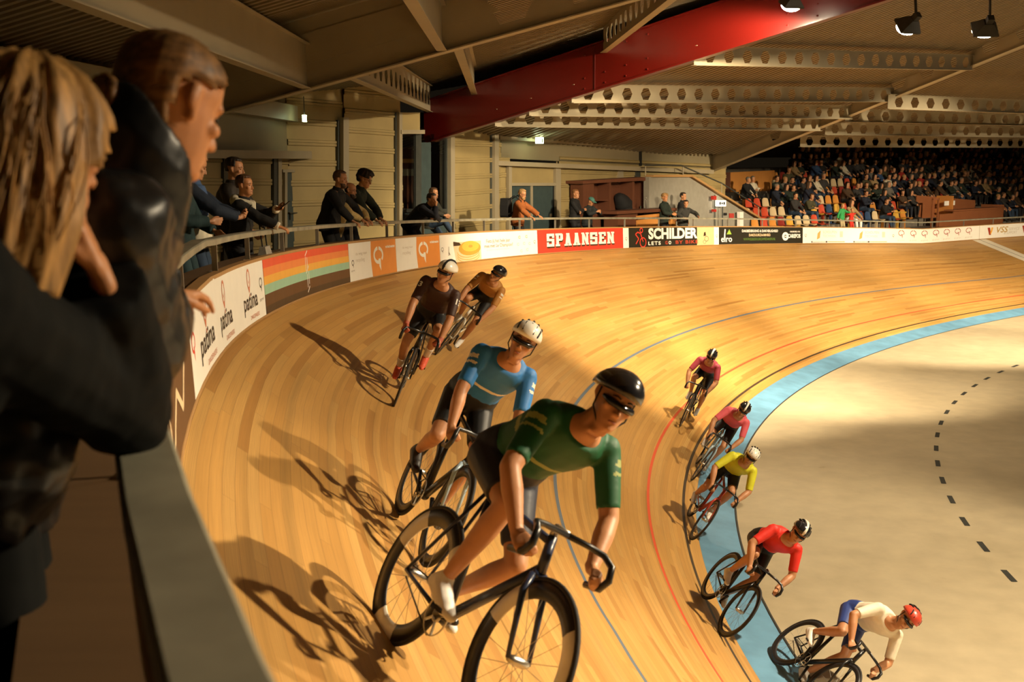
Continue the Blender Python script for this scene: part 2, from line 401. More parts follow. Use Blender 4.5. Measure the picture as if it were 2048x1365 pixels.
def board_text(root, txt, x, y, hgt, wid, m, name='lettering', bold=0., d=TXT_D, shear=0., space=1.):
    cu = bpy.data.curves.new('t', 'FONT'); cu.body = txt; cu.size = 1.; cu.offset = bold; cu.shear = shear; cu.space_character = space; cu.fill_mode = 'FRONT'; cu.resolution_u = 3
    ob = bpy.data.objects.new('t', cu); link(ob); dg = bpy.context.evaluated_depsgraph_get(); me = bpy.data.meshes.new_from_object(ob.evaluated_get(dg))
    bpy.data.objects.remove(ob); bpy.data.curves.remove(cu)
    co = np.array([v.co[:] for v in me.vertices])
    if len(co) == 0: return None
    x0, x1 = co[:, 0].min(), co[:, 0].max(); cap = .70
    for i, v in enumerate(me.vertices):
        q = bp(root['s0']+x+(co[i, 0]-x0)/(x1-x0)*wid, y+.02+co[i, 1]/cap*hgt, d)-root.location; v.co = q
    me.materials.append(m); me.update(); me.name = name
    o = bpy.data.objects.new(name, me); link(o); o.parent = root; return o
def arc(cx, cy, r0x, r0y, r1x, r1y, a0, a1, n=12):
    out = []
    for i in range(n):
        t0, t1 = a0+(a1-a0)*i/n, a0+(a1-a0)*(i+1)/n
        out.append([(cx+r0x*math.cos(t0), cy+r0y*math.sin(t0)), (cx+r1x*math.cos(t0), cy+r1y*math.sin(t0)), (cx+r1x*math.cos(t1), cy+r1y*math.sin(t1)), (cx+r0x*math.cos(t1), cy+r0y*math.sin(t1))])
    return out
def lines(r, X, Ls, w, m, name='emblem'):
    ps = []
    for (a, b), (c, d) in Ls:
        L_ = math.hypot(c-a, d-b); nx_, ny_ = -(d-b)/L_*w/2, (c-a)/L_*w/2
        ps.append([(X+a+nx_, b+ny_), (X+c+nx_, d+ny_), (X+c-nx_, d-ny_), (X+a-nx_, b-ny_)])
    return board_shape(r, ps, m, name)
def gp_logo(root, cx, cy, h, m, name='emblem', wsc=1., thin=1.):
    """round letter G joined to a P arc, with an arrow shaped stem"""
    w = h*.42*wsc; t = h*.11*thin
    ps = arc(cx, cy+h*.12, w-t, h*.34-t, w, h*.34, math.radians(97), math.radians(275), 14)
    ps += arc(cx, cy+h*.12, w-t, h*.34-t, w, h*.34, math.radians(-42), math.radians(83), 12)
    ps += [[(cx-.02*w, cy-.02*h), (cx+.42*w, cy-.02*h), (cx+.42*w, cy-.5*h), (cx+.42*w-t*1.3, cy-.3*h), (cx+.42*w-t*1.3, cy-.02*h-t), (cx-.02*w, cy-.02*h-t)]]
    return board_shape(root, ps, m, name)
def block_text(root, txt, x, y, hgt, wid, face, side):
    """slab lettering with a drop shade, built from blocks"""
    G = {'S': [(0, .8, 1, 1), (0, .42, .34, 1), (0, .42, 1, .6), (.66, 0, 1, .6), (0, 0, 1, .2), (.72, .66, 1, .8), (0, .2, .28, .34)],
         'P': [(.1, 0, .45, 1), (0, .84, .9, 1), (.65, .5, 1, .94), (.1, .42, .9, .58), (0, 0, .6, .15)],
         'A': None, 'N': None,
         'E': [(.1, 0, .45, 1), (0, .82, 1, 1), (.2, .42, .75, .6), (0, 0, 1, .18), (.74, .66, 1, .9), (.74, .1, 1, .34)]}
    def glyph(ch):
        if ch == 'A': return [[(.12, .0), (.42, .0), (.62, 1), (.34, 1)], [(.58, 0), (.92, 0), (.68, 1), (.40, 1)], [(.25, .22), (.78, .22), (.74, .4), (.3, .4)], [(0, 0), (.48, 0), (.48, .13), (0, .13)], [(.54, 0), (1, 0), (1, .13), (.54, .13)], [(.28, .87), (.72, .87), (.72, 1), (.28, 1)]]
        if ch == 'N': return [[(.08, 0), (.36, 0), (.36, 1), (.08, 1)], [(.64, 0), (.92, 0), (.92, 1), (.64, 1)], [(.08, 1), (.36, 1), (.92, 0), (.64, 0)], [(0, 0), (.44, 0), (.44, .13), (0, .13)], [(.56, .87), (1, .87), (1, 1), (.56, 1)], [(0, .87), (.36, .87), (.36, 1), (0, 1)], [(.64, 0), (1, 0), (1, .13), (.64, .13)]]
        return [[(a, b), (c, b), (c, d), (a, d)] for a, b, c, d in G[ch]]
    n = len(txt); adv = wid/n; lw = adv*.86; sh = []; fc = []
    for i, ch in enumerate(txt):
        for p in glyph(ch):
            q = [(x+i*adv+a*lw, y+b*hgt) for a, b in p]; fc.append(q)
            sh.append([(a+.05*hgt*1.1, b-.12*hgt) for a, b in q]); sh.append([(a+.025*hgt, b-.06*hgt) for a, b in q])
    board_shape(root, sh, side, 'lettering_shade', TXT_D); board_shape(root, fc, face, 'lettering', TXT_D+.004)
C_ = lambda n, *rgb: mat('print_'+n, srgb(*rgb), .5, var=.03)
W_ = M_WHITEP
P_BLACK = C_('black', 40, 36, 30); P_GREY = C_('grey', 120, 112, 100); P_RED = C_('red', 225, 62, 45); P_OR = C_('orange', 236, 148, 62)
P_LG = C_('light_grey', 208, 200, 184); P_SAL = C_('salmon', 205, 120, 88); P_BR = C_('brown', 92, 60, 30); P_BRD = C_('brown_dark', 60, 42, 22)
P_YEL = C_('yellow', 240, 178, 72); P_TEAL = C_('teal', 150, 196, 168); P_RORG = C_('red_orange', 232, 84, 50); P_LOR = C_('light_orange', 238, 136, 68)
P_GRN = C_('lime', 150, 185, 70); P_DGRN = C_('olive_green', 100, 135, 55); P_CREAM = C_('cream', 226, 200, 160); P_DK = C_('board_black', 34, 33, 24); P_TAN = C_('tan', 200, 165, 95); P_GOLD = C_('gold', 190, 150, 60); P_DRED = C_('deep_red', 165, 60, 38); P_STAIN = C_('photo_sand', 214, 190, 140)
HP = BH-.034
# brown board half hidden beside the woman's sleeve
r = board('advert_board', -6.0, -1.66, [(0, 1, P_BR)], 'brown advertising board with cream script, partly behind the black sleeve')
lines(r, 1.6, [((0, .08), (.5, .34)), ((.5, .34), (.8, .12)), ((.8, .12), (1.2, .42)), ((1.2, .42), (1.35, .1)), ((1.35, .1), (1.8, .3)), ((1.8, .3), (2.1, .14)), ((2.1, .14), (2.5, .46))], .05, P_CREAM, 'script_flourish')
# patina
sP = -1.64; eP = s_of(521.4)
r = board('advert_board', sP, eP-.01, [(0, 1, W_)], 'white advertising board with three black patina names and speech bubble signs')
sx = lambda px: s_of(px)
for px in (401, 441, 492):
    X = sx(px-6)-sP
    board_text(r, 'patina', X-.2, .15, .155, .66, P_BLACK, bold=.018)
    board_text(r, 'DAKDENKERS', X+.08, .04, .04, .42, P_SAL)
    ps = arc(X+.1, .43, .052, .075, .075, .10, 0, 2*math.pi, 18) + [[(X+.06, .345), (X+.14, .345), (X+.12, .30), (X+.1, .30)]] + arc(X+.12, .275, 0, 0, .018, .018, 0, 2*math.pi, 8) + [[(X+.06, .43), (X+.1, .40), (X+.14, .43), (X+.1, .38)]]
    board_shape(r, ps, P_SAL, 'emblem')
gp_logo(r, .13, .3, .2, P_RED); gp_logo(r, eP-sP-.17, .33, .16, P_BLACK); board_text(r, 'gp groot', eP-sP-.26, .17, .03, .18, P_GREY)
# rainbow
e2 = s_of(694)
r = board('advert_board', eP+.01, e2-.01, [(0, .14, P_BRD), (.14, .36, P_BR), (.36, .535, P_TEAL), (.535, .69, P_YEL), (.69, .845, P_LOR), (.845, 1, P_RORG)], 'advertising board striped red, orange, yellow, teal and brown with white line mark')
X = sx(607)-eP; LNS = [((-.03, .50), (.08, .56)), ((-.02, .49), (-.02, .31)), ((.05, .48), (.05, .34)), ((-.02, .28), (.1, .37)), ((.02, .27), (.02, .1)), ((.09, .30), (.09, .14)), ((.0, .04), (.1, .11))]
lines(r, X, LNS, .016, W_)
# two GP boards
for a, b, first in ((694, 789, 1), (789, 877, 0)):
    sa, sb = s_of(a), s_of(b); L_ = sb-sa
    r = board('advert_board', sa+.005, sb-.005, [(0, 1, W_)], ('orange and white advertising board with big white monogram beside the striped board' if first else 'orange and white advertising board with big white monogram beside the bakery picture board'))
    xs = [.50*L_-.06*math.sin(math.pi*i/8)-.0+.05*(i == 0)*0 for i in range(9)]
    pts = [(.455*L_+.05*abs(i/8-.55)**1.2*2*.9, HP*i/8) for i in range(9)]
    board_shape(r, [[pts[i], (L_-.02, pts[i][1]), (L_-.02, pts[i+1][1]), pts[i+1]] for i in range(8)], P_OR, 'orange_field', .0155)
    gp_logo(r, .615*L_, .28, .42, W_, wsc=1.25, thin=1.25)
    board_text(r, 'verdeelmeesters', .77*L_, .43, .05, .2*L_, W_, bold=.03)
    board_text(r, 'de weg naar', .14*L_, .38, .045, .24*L_, P_LG); board_text(r, 'recycling', .14*L_, .28, .055, .18*L_, P_LG)
    if first: gp_logo(r, .07*L_, .26, .13, P_BLACK); board_text(r, 'gp groot', .03*L_, .15, .025, .15, P_GREY)
# bakery picture / bicycle club board
sa, sb = s_of(877), s_of(1073); L_ = sb-sa
r = board('advert_board', sa+.005, sb-.005, [(0, 1, W_)], 'white advertising board with round tower picture and a two line question in Dutch')
q = lambda px: s_of(px)-sa
x0, x1 = q(903), q(959)
board_shape(r, [[(x0+.12, 0), (x1, 0), (x1, .40), (x0, .40)]], P_CREAM, 'picture', .0155)
ps = []
for j in range(3): ps += arc((x0+x1)/2+.05, .20-.05*j, .50, .11, .53, .135, math.pi, 2*math.pi, 14)
board_shape(r, ps, P_TAN, 'picture_walls', .017)
board_shape(r, arc((x0+x1)/2+.12, .26, .0, .0, .52, .15, 0, 2*math.pi, 20), P_GOLD, 'picture_roof', .0175)
board_shape(r, arc((x0+x1)/2+.16, .30, .10, .03, .40, .11, 0, 2*math.pi, 20), P_YEL, 'picture_ring', .0185)
board_shape(r, [[(x0+.02, .33), (x0+.4, .33), (x0+.3, .39), (x0+.02, .42)]], P_BRD, 'picture_town', .017)
board_text(r, 'Fiets jij het hele jaar', q(970), .34, .075, q(1018)-q(970), P_GREY, bold=.012); board_text(r, 'mee met Le Champion?', q(966), .235, .075, q(1023)-q(966), P_GREY, bold=.012)
board_text(r, 'de wielervereniging voor iedereen', q(970), .17, .025, q(1016)-q(970), P_LG)
gp_logo(r, q(881.5), .27, .13, P_GREY); gp_logo(r, q(1067), .28, .12, P_GREY)
board_shape(r, [[(q(893), .15), (q(893)+.03, .15), (q(895), .33), (q(895)-.02, .33)], [(q(894), .2), (q(896), .15), (q(896)+.02, .17), (q(894)+.02, .22)]], P_GREY, 'emblem')
for px, yy in ((1037, .42), (1051, .43), (1034, .26), (1046, .27), (1057, .26), (1040, .1), (1052, .12)):
    board_shape(r, arc(q(px), yy, .035, .02, .06, .035, .4, 6.0, 10), P_TAN if yy > .4 else P_LG, 'emblem')
# red board
sa, sb = s_of(1073), s_of(1245); L_ = sb-sa
r = board('advert_board', sa+.005, sb-.005, [(0, 1, P_RED)], 'red advertising board with large cream shaded block letters')
block_text(r, 'SPAANSEN', s_of(1091)-sa, .15, .32, s_of(1229)-s_of(1091), W_, P_BRD)
# black bicycle shop board with white strips at either side
sc0, sc1 = s_of(1256), s_of(1428)
r = board('advert_board', sb+.005, s_of(1437)-.005, [(0, 1, W_)], 'black advertising board with red line cyclist and big white shop name')
sa = sb+.005; q = lambda px: s_of(px)-sa
board_shape(r, [[(q(1256), 0), (q(1393), 0), (q(1393), HP), (q(1256), HP)]], P_DK, 'black_field', .0155)
board_shape(r, [[(q(1393), 0), (q(1427), 0), (q(1427), HP), (q(1393), HP)]], P_STAIN, 'picture', .0155)
board_shape(r, arc(q(1412), .2, .1, .07, .115, .085, 0, 2*math.pi, 14)+arc(q(1408), .1, .07, .05, .085, .06, 0, 2*math.pi, 14)+[[(q(1406), .28), (q(1411), .30), (q(1410), .42), (q(1407), .40)]], P_BRD, 'picture_cyclist', .017)
board_text(r, 'SCHILDER', q(1295.5), .24, .30, q(1394)-q(1295.5), W_, bold=.045)
board_text(r, 'LETS', q(1295), .055, .10, q(1320)-q(1295), W_, bold=.03, space=1.3); board_text(r, 'G', q(1329), .06, .10, q(1334)-q(1329), P_DRED, bold=.03); board_text(r, 'O', q(1336), .06, .10, q(1341)-q(1336), W_, bold=.03)
board_text(r, 'BY BIKE', q(1350), .065, .10, q(1395)-q(1350), P_DRED, bold=.03, space=1.2)
X = q(1284.5); ps = arc(X, .14, .14, .12, .175, .15, 0, 2*math.pi, 20); board_shape(r, ps, P_RED, 'emblem')
lines(r, q(1278), [((-.20, .1), (-.05, .25)), ((-.05, .25), (-.22, .38)), ((-.22, .38), (-.1, .44)), ((-.1, .44), (.05, .40)), ((.05, .40), (.18, .16)), ((.05, .40), (.1, .30))], .035, P_RED)
board_shape(r, arc(q(1281.5), .49, .055, .05, .085, .08, 0, 2*math.pi, 14), P_RED, 'emblem')
gp_logo(r, .15, .25, .13, P_GREY); gp_logo(r, q(1432.5), .27, .13, P_GREY)
# black roofing board
sa, sb = s_of(1437), s_of(1605); q = lambda px: s_of(px)-sa
r = board('advert_board', sa+.005, sb-.005, [(0, 1, P_DK)], 'black advertising board with white lower case name under a green triangle roof')
board_text(r, 'elro', q(1441), .085, .20, q(1463)-q(1441), W_, bold=.02)
board_shape(r, [[(q(1446.5), .20), (q(1449), .20), (q(1450.5), .50), (q(1448), .50)]], W_, 'lettering')
board_shape(r, [[(q(1452), .33), (q(1462), .33), (q(1457.5), .50)]], P_GRN, 'emblem')
board_text(r, 'DAKBEDEKKING & DAKVEILIGHEID', q(1483), .40, .085, q(1555)-q(1483), W_, bold=.02); board_text(r, 'DAKDUURZAAMHEID', q(1497), .26, .085, q(1540)-q(1497), P_CREAM, bold=.02)
board_text(r, 'WWW.ELRODUURZAMEDAKEN.NL', q(1486), .12, .085, q(1550)-q(1486), P_DGRN)
board_text(r, 'CAREFOS', q(1575), .20, .13, q(1600)-q(1575), W_, bold=.04); board_text(r, 'ONDERDEEL VAN', q(1579), .39, .055, q(1599)-q(1579), W_, bold=.02)
board_shape(r, arc(q(1570), .25, .08, .06, .19, .15, 0, 2*math.pi, 18)+[[(q(1570)-.05, .23), (q(1570)+.1, .23), (q(1570)+.1, .27), (q(1570)-.05, .27)]], W_, 'emblem')
# long white board
sa, sb = s_of(1605), s_of(1959); q = lambda px: s_of(px)-sa
r = board('advert_board', sa+.005, sb-.02, [(0, 1, W_)], 'long white advertising board with a row of seven red brown monograms')
gp_logo(r, q(1610.5), .27, .15, P_GREY); gp_logo(r, q(1786), .28, .15, P_GREY)
for px in (1638, 1722.5):
    board_shape(r, [[(q(px-5), .13), (q(px+1), .19), (q(px+2.5), .47), (q(px-3.5), .36)]], P_TAN, 'emblem')
    board_text(r, 'SCHOUTEN', q(px+7), .36, .10, q(px+35)-q(px+7), P_LG, bold=.015); board_text(r, 'TECHNIEK', q(px+7), .22, .09, q(px+33)-q(px+7), P_LG)
    board_shape(r, [[(q(px+41), .22), (q(px+47), .22), (q(px+47), .44), (q(px+41), .44)]], P_LG, 'stamp')
    board_shape(r, [[(q(px-16), .02), (q(px+16), .02), (q(px+16), .035), (q(px-16), .035)], [(q(px-16), .06), (q(px+16), .06), (q(px+16), .068), (q(px-16), .068)], [(q(px-16), .015), (q(px-14), .015), (q(px-14), .075), (q(px-16), .075)], [(q(px+13), .015), (q(px+16), .015), (q(px+16), .075), (q(px+13), .075)]], P_BLACK, 'scale_bar')
    board_shape(r, [[(q(px+17), .03), (q(px+51), .03), (q(px+51), .06), (q(px+17), .06)]], P_TAN, 'stripe')
for px in (1802, 1826, 1848.5, 1871.5, 1893, 1915, 1937):
    gp_logo(r, q(px), .36, .34, P_DRED, wsc=1.35, thin=.8); board_text(r, 'gp groot', q(px-7), .09, .06, q(px+7)-q(px-7), P_LG)
sa, sb = s_of(1959), s_of(1959)+7
r = board('advert_board', sa+.005, sb, [(0, 1, W_)], 'white advertising board at the right with slanted gold and red letters'); q = lambda px: s_of(px)-sa
board_shape(r, [[(q(1978), .14), (q(1982), .14), (q(1979.5), .46), (q(1974.5), .46)]], P_DRED, 'emblem'); board_shape(r, [[(q(1981), .14), (q(1984), .28), (q(1986), .46), (q(1982.5), .46), (q(1980), .2)]], P_YEL, 'emblem')
board_text(r, 'VSS', q(1993), .22, .25, q(2016)-q(1993), P_GOLD, shear=.25, bold=.01); board_text(r, 'SERVICE', q(2017), .29, .12, q(2039)-q(2017), P_LG, shear=.2); board_text(r, '& SUPPORT', q(2008), .13, .12, q(2034)-q(2008), P_LG, shear=.2)
board_shape(r, [[(q(2047.5), .14), (q(2052), .14), (q(2049), .46), (q(2044), .46)]], P_DRED, 'emblem')
# ------------------------------------------------------------------ hall: rafters, roof deck, walls
K_ = .86
class Raf:
    def __init__(s, x, y, dx, dy, z0, m): s.p = Vector((x, y, 0)); s.d = Vector((dx, dy, 0)).normalized(); s.z0 = z0; s.m = m
    def at(s, t, dz=0.): q = s.p+s.d*t; return Vector((q.x, q.y, s.z0+s.m*t+dz))
RA = Raf(-4.90, 16.0, .987, -.16, 5.765, .237)
RB = Raf(-1.72, 26.23, .866, -.496, 5.756, .237)
RC = Raf(7.57, 38.7, .52, -.853, 4.95, .277)
RZ_ = Raf(-5.1, 5.2, .98, .21, 5.765, .237)
RDEP = 1.0
def web_plate(mb, P0, P1, dep0, dep1, thick, holes, side, mi=0, foot=0.):
    """upright plate from P0 to P1 (bottom line); holes: list of (centre fraction, half width m, half height m); hexagonal"""
    L_ = (P1-P0).length; d = (P1-P0).normalized(); zz = Vector((0, 0, 1)); n = side.normalized()
    def pt(x, f): q = P0+d*x; h = dep0+(dep1-dep0)*x/L_; return q+zz*(foot+(h-foot)*f)
    def both(poly):
        a = [p+n*thick/2 for p in poly]; b = [p-n*thick/2 for p in poly]; k = len(poly)
        mb.add(a+b, [tuple(range(k)), tuple(range(k, 2*k))[::-1]], mi)
    xs = [0.]
    hs = sorted(holes)
    if not hs:
        N_ = 6
        for i in range(N_): both([pt(L_*i/N_, 0), pt(L_*(i+1)/N_, 0), pt(L_*(i+1)/N_, 1), pt(L_*i/N_, 1)])
        return
    bounds = [0.]+[(hs[i][0]+hs[i+1][0])/2 for i in range(len(hs)-1)]+[L_]
    # solid ends
    m0 = max(0, hs[0][0]-(hs[0][1]+.12)); m1 = min(L_, hs[-1][0]+hs[-1][1]+.12)
    if m0 > .05: both([pt(0, 0), pt(m0, 0), pt(m0, 1), pt(0, 1)]); bounds[0] = m0
    if L_-m1 > .05: both([pt(m1, 0), pt(L_, 0), pt(L_, 1), pt(m1, 1)]); bounds[-1] = m1
    for i, (xc, hw, hh) in enumerate(hs):
        a, b = bounds[i], bounds[i+1]; q = hw*.5
        H = dep0+(dep1-dep0)*xc/L_; fh = hh/H
        Lp, Rp = pt(xc-hw, .5), pt(xc+hw, .5); BL, BR = pt(xc-q, .5-fh), pt(xc+q, .5-fh); TL, TR = pt(xc-q, .5+fh), pt(xc+q, .5+fh)
        both([pt(a, 0), pt(b, 0), BR, BL]); both([pt(a, 1), TL, TR, pt(b, 1)])
        both([pt(a, 0), BL, Lp, TL, pt(a, 1)]); both([pt(b, 0), pt(b, 1), TR, Rp, BR])
        hexp = [Lp, BL, BR, Rp, TR, TL]
        for j in range(6):
            u, v = hexp[j], hexp[(j+1) % 6]; mb.add([u+n*thick/2, v+n*thick/2, v-n*thick/2, u-n*thick/2], [(0, 1, 2, 3)], mi)
def beam(name, P0, P1, dep0, dep1, fw, m, label, holes=(), cat='roof beam', group=None, ft=.018, thick=.014):
    root = empty(name, P0, label, cat, group); O = Vector(P0); P0 = Vector(P0)-O; P1 = Vector(P1)-O
    side = (P1-P0).cross(Vector((0, 0, 1))).normalized()
    mb = MB(); web_plate(mb, P0, P1, dep0, dep1, thick, list(holes), side); mb.build('web', m, root, fix=False)
    for nm, a, b in (('bottom_flange', P0, P1), ('top_flange', P0+Vector((0, 0, dep0)), P1+Vector((0, 0, dep1)))):
        mb = MB(); mb.bar(a, b, fw, ft); mb.build(nm, m, root)
    return root
# rafter A, B, C and the one behind the camera
ha = [(8.2+.0+i*1.06, .36, .33) for i in range(14)]
ra = beam('castellated_rafter', RA.at(-.3), RA.at(24), RDEP, RDEP, .22, M_STEEL, 'large pale grey roof rafter with hexagonal holes rising over the two women', [(x-2.75, w, h) for x, w, h in ha])
for t0, t1 in ((.6, 4.5),):
    mb = MB(); o = RA.at(-.3); n = Vector((-.16, -.987, 0))*.012
    a, b, c, d = [RA.at(t, z)-o+n for t, z in ((t0, .36), (t1+.35, .34), (t1-.2, .80), (t0, .78))]
    mb.hexa([a, b, c, d], [p+n for p in (a, b, c, d)]); mb.build('stiffener_plate', M_STEEL, ra)
rb = beam('roof_girder', RB.at(-.45), RB.at(24), RDEP, RDEP, .26, M_RED, 'deep red painted roof girder rising from the window bay to the upper right', ft=.03)
mb = MB(); o = RB.at(-.45); n = Vector((RB.d.y, -RB.d.x, 0)); n = n if n.y < 0 else -n
for t in (3.9, 4.4, 4.9, 5.4, 8.4, 9.0):
    for z in (.12, .35, .85):
        mb = MB(); mb.sphere(RB.at(t, z)-o+n*.012, .025, 6, 4); mb.build('bolt', M_RED, rb)
mb = MB(); mb.bar(RB.at(4.15, .02)-o+n*.014, RB.at(4.15, .98)-o+n*.014, .02, .012); mb.build('splice_seam', M_RED, rb)
hc = [(4.0+i*1.02, .30, .27) for i in range(20)]
rc = beam('castellated_rafter', RC.at(-1.2), RC.at(24), .95, 1.0, .24, M_STEEL, 'pale grey rafter with hexagonal holes rising from the grandstand corner to upper right', hc)
beam('castellated_rafter', RZ_.at(-.3), RZ_.at(22), RDEP, RDEP, .22, M_STEEL, 'pale grey roof rafter nearest the camera overhead', [(5.5+i*1.06, .36, .33) for i in range(14)])
# purlins
def holes_for(P0, P1, pitch, hw, hh, m0=.5, m1=.3):
    L_ = (Vector(P1)-Vector(P0)).length; return [(x, hw, hh) for x in np.arange(m0, L_-m1, pitch)]
GP = 'secondary roof beams between rafters'
def sec(P0, P1, dep, label, pitch=.62, hw=.19, hh=.15, solid=False, fw=.14, grp=GP): return beam('purlin_beam', P0, P1, dep, dep, fw, M_STEEL, label, [] if solid else holes_for(P0, P1, pitch, hw, hh), 'roof beam', grp, ft=.014, thick=.01)
up = Vector((0, 0, .02))
for tA, tB, lab in ((2.63, -.26, 'short grey roof beam meeting the red girder above the curly haired man'), (4.22, 1.0, 'short grey roof beam meeting the red girder left of centre'), (7.48, 4.35, 'grey roof beam with holes meeting the red girder near top centre')):
    a = RA.at(tA)+up; b = RB.at(tB); b.z = a.z; sec(a, b, .62, lab)
b = RB.at(9.2); a = RA.at(12.4)+up; b.z = a.z; sec(a, b, .62, 'grey roof beam with holes high above the middle of the track')
for tA, lab in ((2.0, 'grey roof beam overhead between the two women and the big rafter'), (4.0, 'grey roof beam at the top edge left of centre'), (7.4, 'grey roof beam overhead behind the big rafter')):
    a = RA.at(tA)+up; tz = (a.x-RZ_.p.x)/RZ_.d.x; b = RZ_.at(tz); b.z = a.z; sec(a, b, .62, lab, solid=(tA < 5))
for tb, tc, lab in ((1.56, 4.6, 'dim grey roof beam nearest the far left wall with small holes'), (2.48, 5.8, 'second grey roof beam from the far wall with small holes'), (3.57, 7.4, 'third grey roof beam from the far wall with hexagonal holes'), (6.45, 10.0, 'brightest grey roof beam with a row of hexagonal holes below two lamps'), (11.0, 14.4, 'dark grey roof beam at upper right carrying two floodlights')):
    sec(RB.at(tb, -.10), RC.at(tc, -.10), .40 if tb < 10 else .5, lab, pitch=.62, hw=.17, hh=.135, solid=tb > 10)
AV = Vector((.84, .543, 0))
for (px, py, D), lab in (((1600, 286, 40.), 'lowest dim roof beam with dark holes above the grandstand crowd'), ((1650, 262, 37.5), 'dim roof beam over the grandstand, second from lowest'), ((1690, 236, 35.), 'dim roof beam over the grandstand, third from lowest'), ((1775, 210, 32.), 'dim roof beam over the grandstand behind the pale rafter')):
    a = atY(px, py+8, D); sec(a, a+AV*22, .42, lab, pitch=.75, hw=.2, hh=.15)
# decks with real corrugation
def deck(fn, u0, u1, per, ts, name, hgt=.075):
    mb = MB(); us = []
    L_ = u1-u0; n = int(L_/per)
    for i in range(n):
        b = u0+i*per
        us += [(b, 0), (b+.42*per, 0), (b+.52*per, hgt), (b+.90*per, hgt)]
    for u, h in us:
        for t in ts(u): mb.v.append(tuple(fn(u, t)+Vector((0, 0, h))))
    k = len(ts(u0))
    for i in range(len(us)-1):
        for j in range(k-1): mb.f.append((i*k+j, i*k+j+1, (i+1)*k+j+1, (i+1)*k+j)); mb.m.append(0)
    o = mb.build(name, M_DECK, fix=False); o['kind'] = 'structure'; return o
lab = np.linspace
def fAB(w, t):
    p = RA.at(t, .66); return p+Vector((0, w, 0))
def tsAB(w):
    # start on the wall or on the red girder
    num = (RB.p.y-RA.p.y-w) ; 
    M = np.array([[RA.d.x, -RB.d.x], [RA.d.y, -RB.d.y]]); r = np.linalg.solve(M, [RB.p.x-RA.p.x, RB.p.y-RA.p.y-w])
    return lab(-.5+max(0, w-10.)*.9, 24, 5)
deck(fAB, 0, 19, .19, tsAB, 'ceiling_deck_1')
deck(lambda w, t: RA.at(t, RDEP+.02-.34*min(w/2.5, 1))-Vector((0, w, 0)), 0, 14, .19, lambda w: lab(-1.5-w*.05, 24, 3), 'ceiling_deck_2')
def fBC(u, t): return RB.at(t, .40)*(1-u)+RC.at(t*1.05+3.35, .42)*u
LB = (RC.at(8)-RB.at(5)).length
deck(lambda u, t: fBC(u/LB, t), 0, LB, .20, lambda u: lab(-3.0, 20, 8), 'ceiling_deck_3')
def fCD(w, t): return RC.at(t, .98)+AV*w
deck(fCD, 0, 26, .20, lambda w: lab(0.2, 20, 4), 'ceiling_deck_4')
# low roof over the stand and the back wall
q0 = RC.at(.2, .98); mb = MB(); nOut = Vector((-.543, .84, 0))
mb.hexa([q0, q0+AV*50, q0+AV*50+nOut*11+Vector((0, 0, .6)), q0+nOut*11+Vector((0, 0, .6))], [p+Vector((0, 0, .1)) for p in (q0, q0+AV*50, q0+AV*50+nOut*11+Vector((0, 0, .6)), q0+nOut*11+Vector((0, 0, .6)))])
o = mb.build('ceiling_stand', M_WALLP); o['kind'] = 'structure'
# walls ----------------------------------------------------------------
V0 = Vector((-5.35, 9.0)); V1 = Vector((-4.42, 21.35)); V2 = Vector((-.26, 29.4)); V3 = Vector((7.65, 39.5)); Vm = Vector((-4.2, -2.))
def tray_wall(name, A, B, z0, z1, m, pitch=.41, off=0., rib=.13):
    """horizontal liner trays between two plan points; z0/z1 are (at A, at B)"""
    d = (B-A).normalized(); n = Vector((d.y, -d.x)); mb = MB(); prof = [(z0[0], z0[1], 0)]
    k = 0; za, zb = z0
    H = max(z1[0]-z0[0], z1[1]-z0[1]); N_ = int(H/pitch)
    for i in range(N_+1):
        for f, o in ((0, 0), (.03, .028), (rib/pitch*.44, .028), (rib/pitch*.47, .008), (rib/pitch*.53, .008), (rib/pitch*.56, .028), (rib/pitch-.03, .028), (rib/pitch, 0)):
            h = (i+f)*pitch
            if h < H: prof.append((z0[0]+h*(z1[0]-z0[0])/H, z0[1]+h*(z1[1]-z0[1])/H, o))
    prof.append((z1[0], z1[1], 0))
    for a, b, o in prof:
        pa = A+n*(o+off); pb = B+n*(o+off); mb.v += [(pa.x, pa.y, a), (pb.x, pb.y, b)]
    for i in range(len(prof)-1): mb.f.append((2*i, 2*i+1, 2*i+3, 2*i+2)); mb.m.append(0)
    # back sheet
    pa = A-n*.1; pb = B-n*.1; k = len(mb.v); mb.v += [(pa.x, pa.y, z0[0]), (pb.x, pb.y, z0[1]), (pb.x, pb.y, z1[1]), (pa.x, pa.y, z1[0])]; mb.f.append((k, k+1, k+2, k+3)); mb.m.append(0)
    o = mb.build(name, m, fix=False); o['kind'] = 'structure'; return o
def wpt(A, B, px, py=400, off=0.): return hit(px, py, A, B, off).xy
zf = lambda p: walk(s_near(p), 2.5).z
def s_near(p): i = int(np.argmin((PX-p[0])**2+(PY-p[1])**2)); return PS[i]
def strip(name, A, B, p0, p1, y0, y1, m, off=.02, thick=.03, kind='structure'):
    """upright or level member on a wall: pixel corners px0..px1, y0..y1 brought onto the wall plane"""
    d = (B-A).normalized(); n = Vector((d.y, -d.x, 0))
    a, b, c, e = [hit(x, y, A, B, off) for x, y in ((p0, y0), (p1, y0), (p1, y1), (p0, y1))]
    mb = MB(); mb.hexa([a, b, c, e], [q-n*thick for q in (a, b, c, e)]); o = mb.build(name, m)
    if kind: o['kind'] = kind
    return o
zA, zB, zC, zD = zf(V0), zf(V1), zf(V2), zf(V3)
tray_wall('wall_left_1', Vm, V0, (4.2, 4.0), (6.8, 6.8), M_WALL)
tray_wall('wall_left_2', V0, V1, (4.0, zB), (5.45, 5.40), M_WALL)
strip_wall = strip
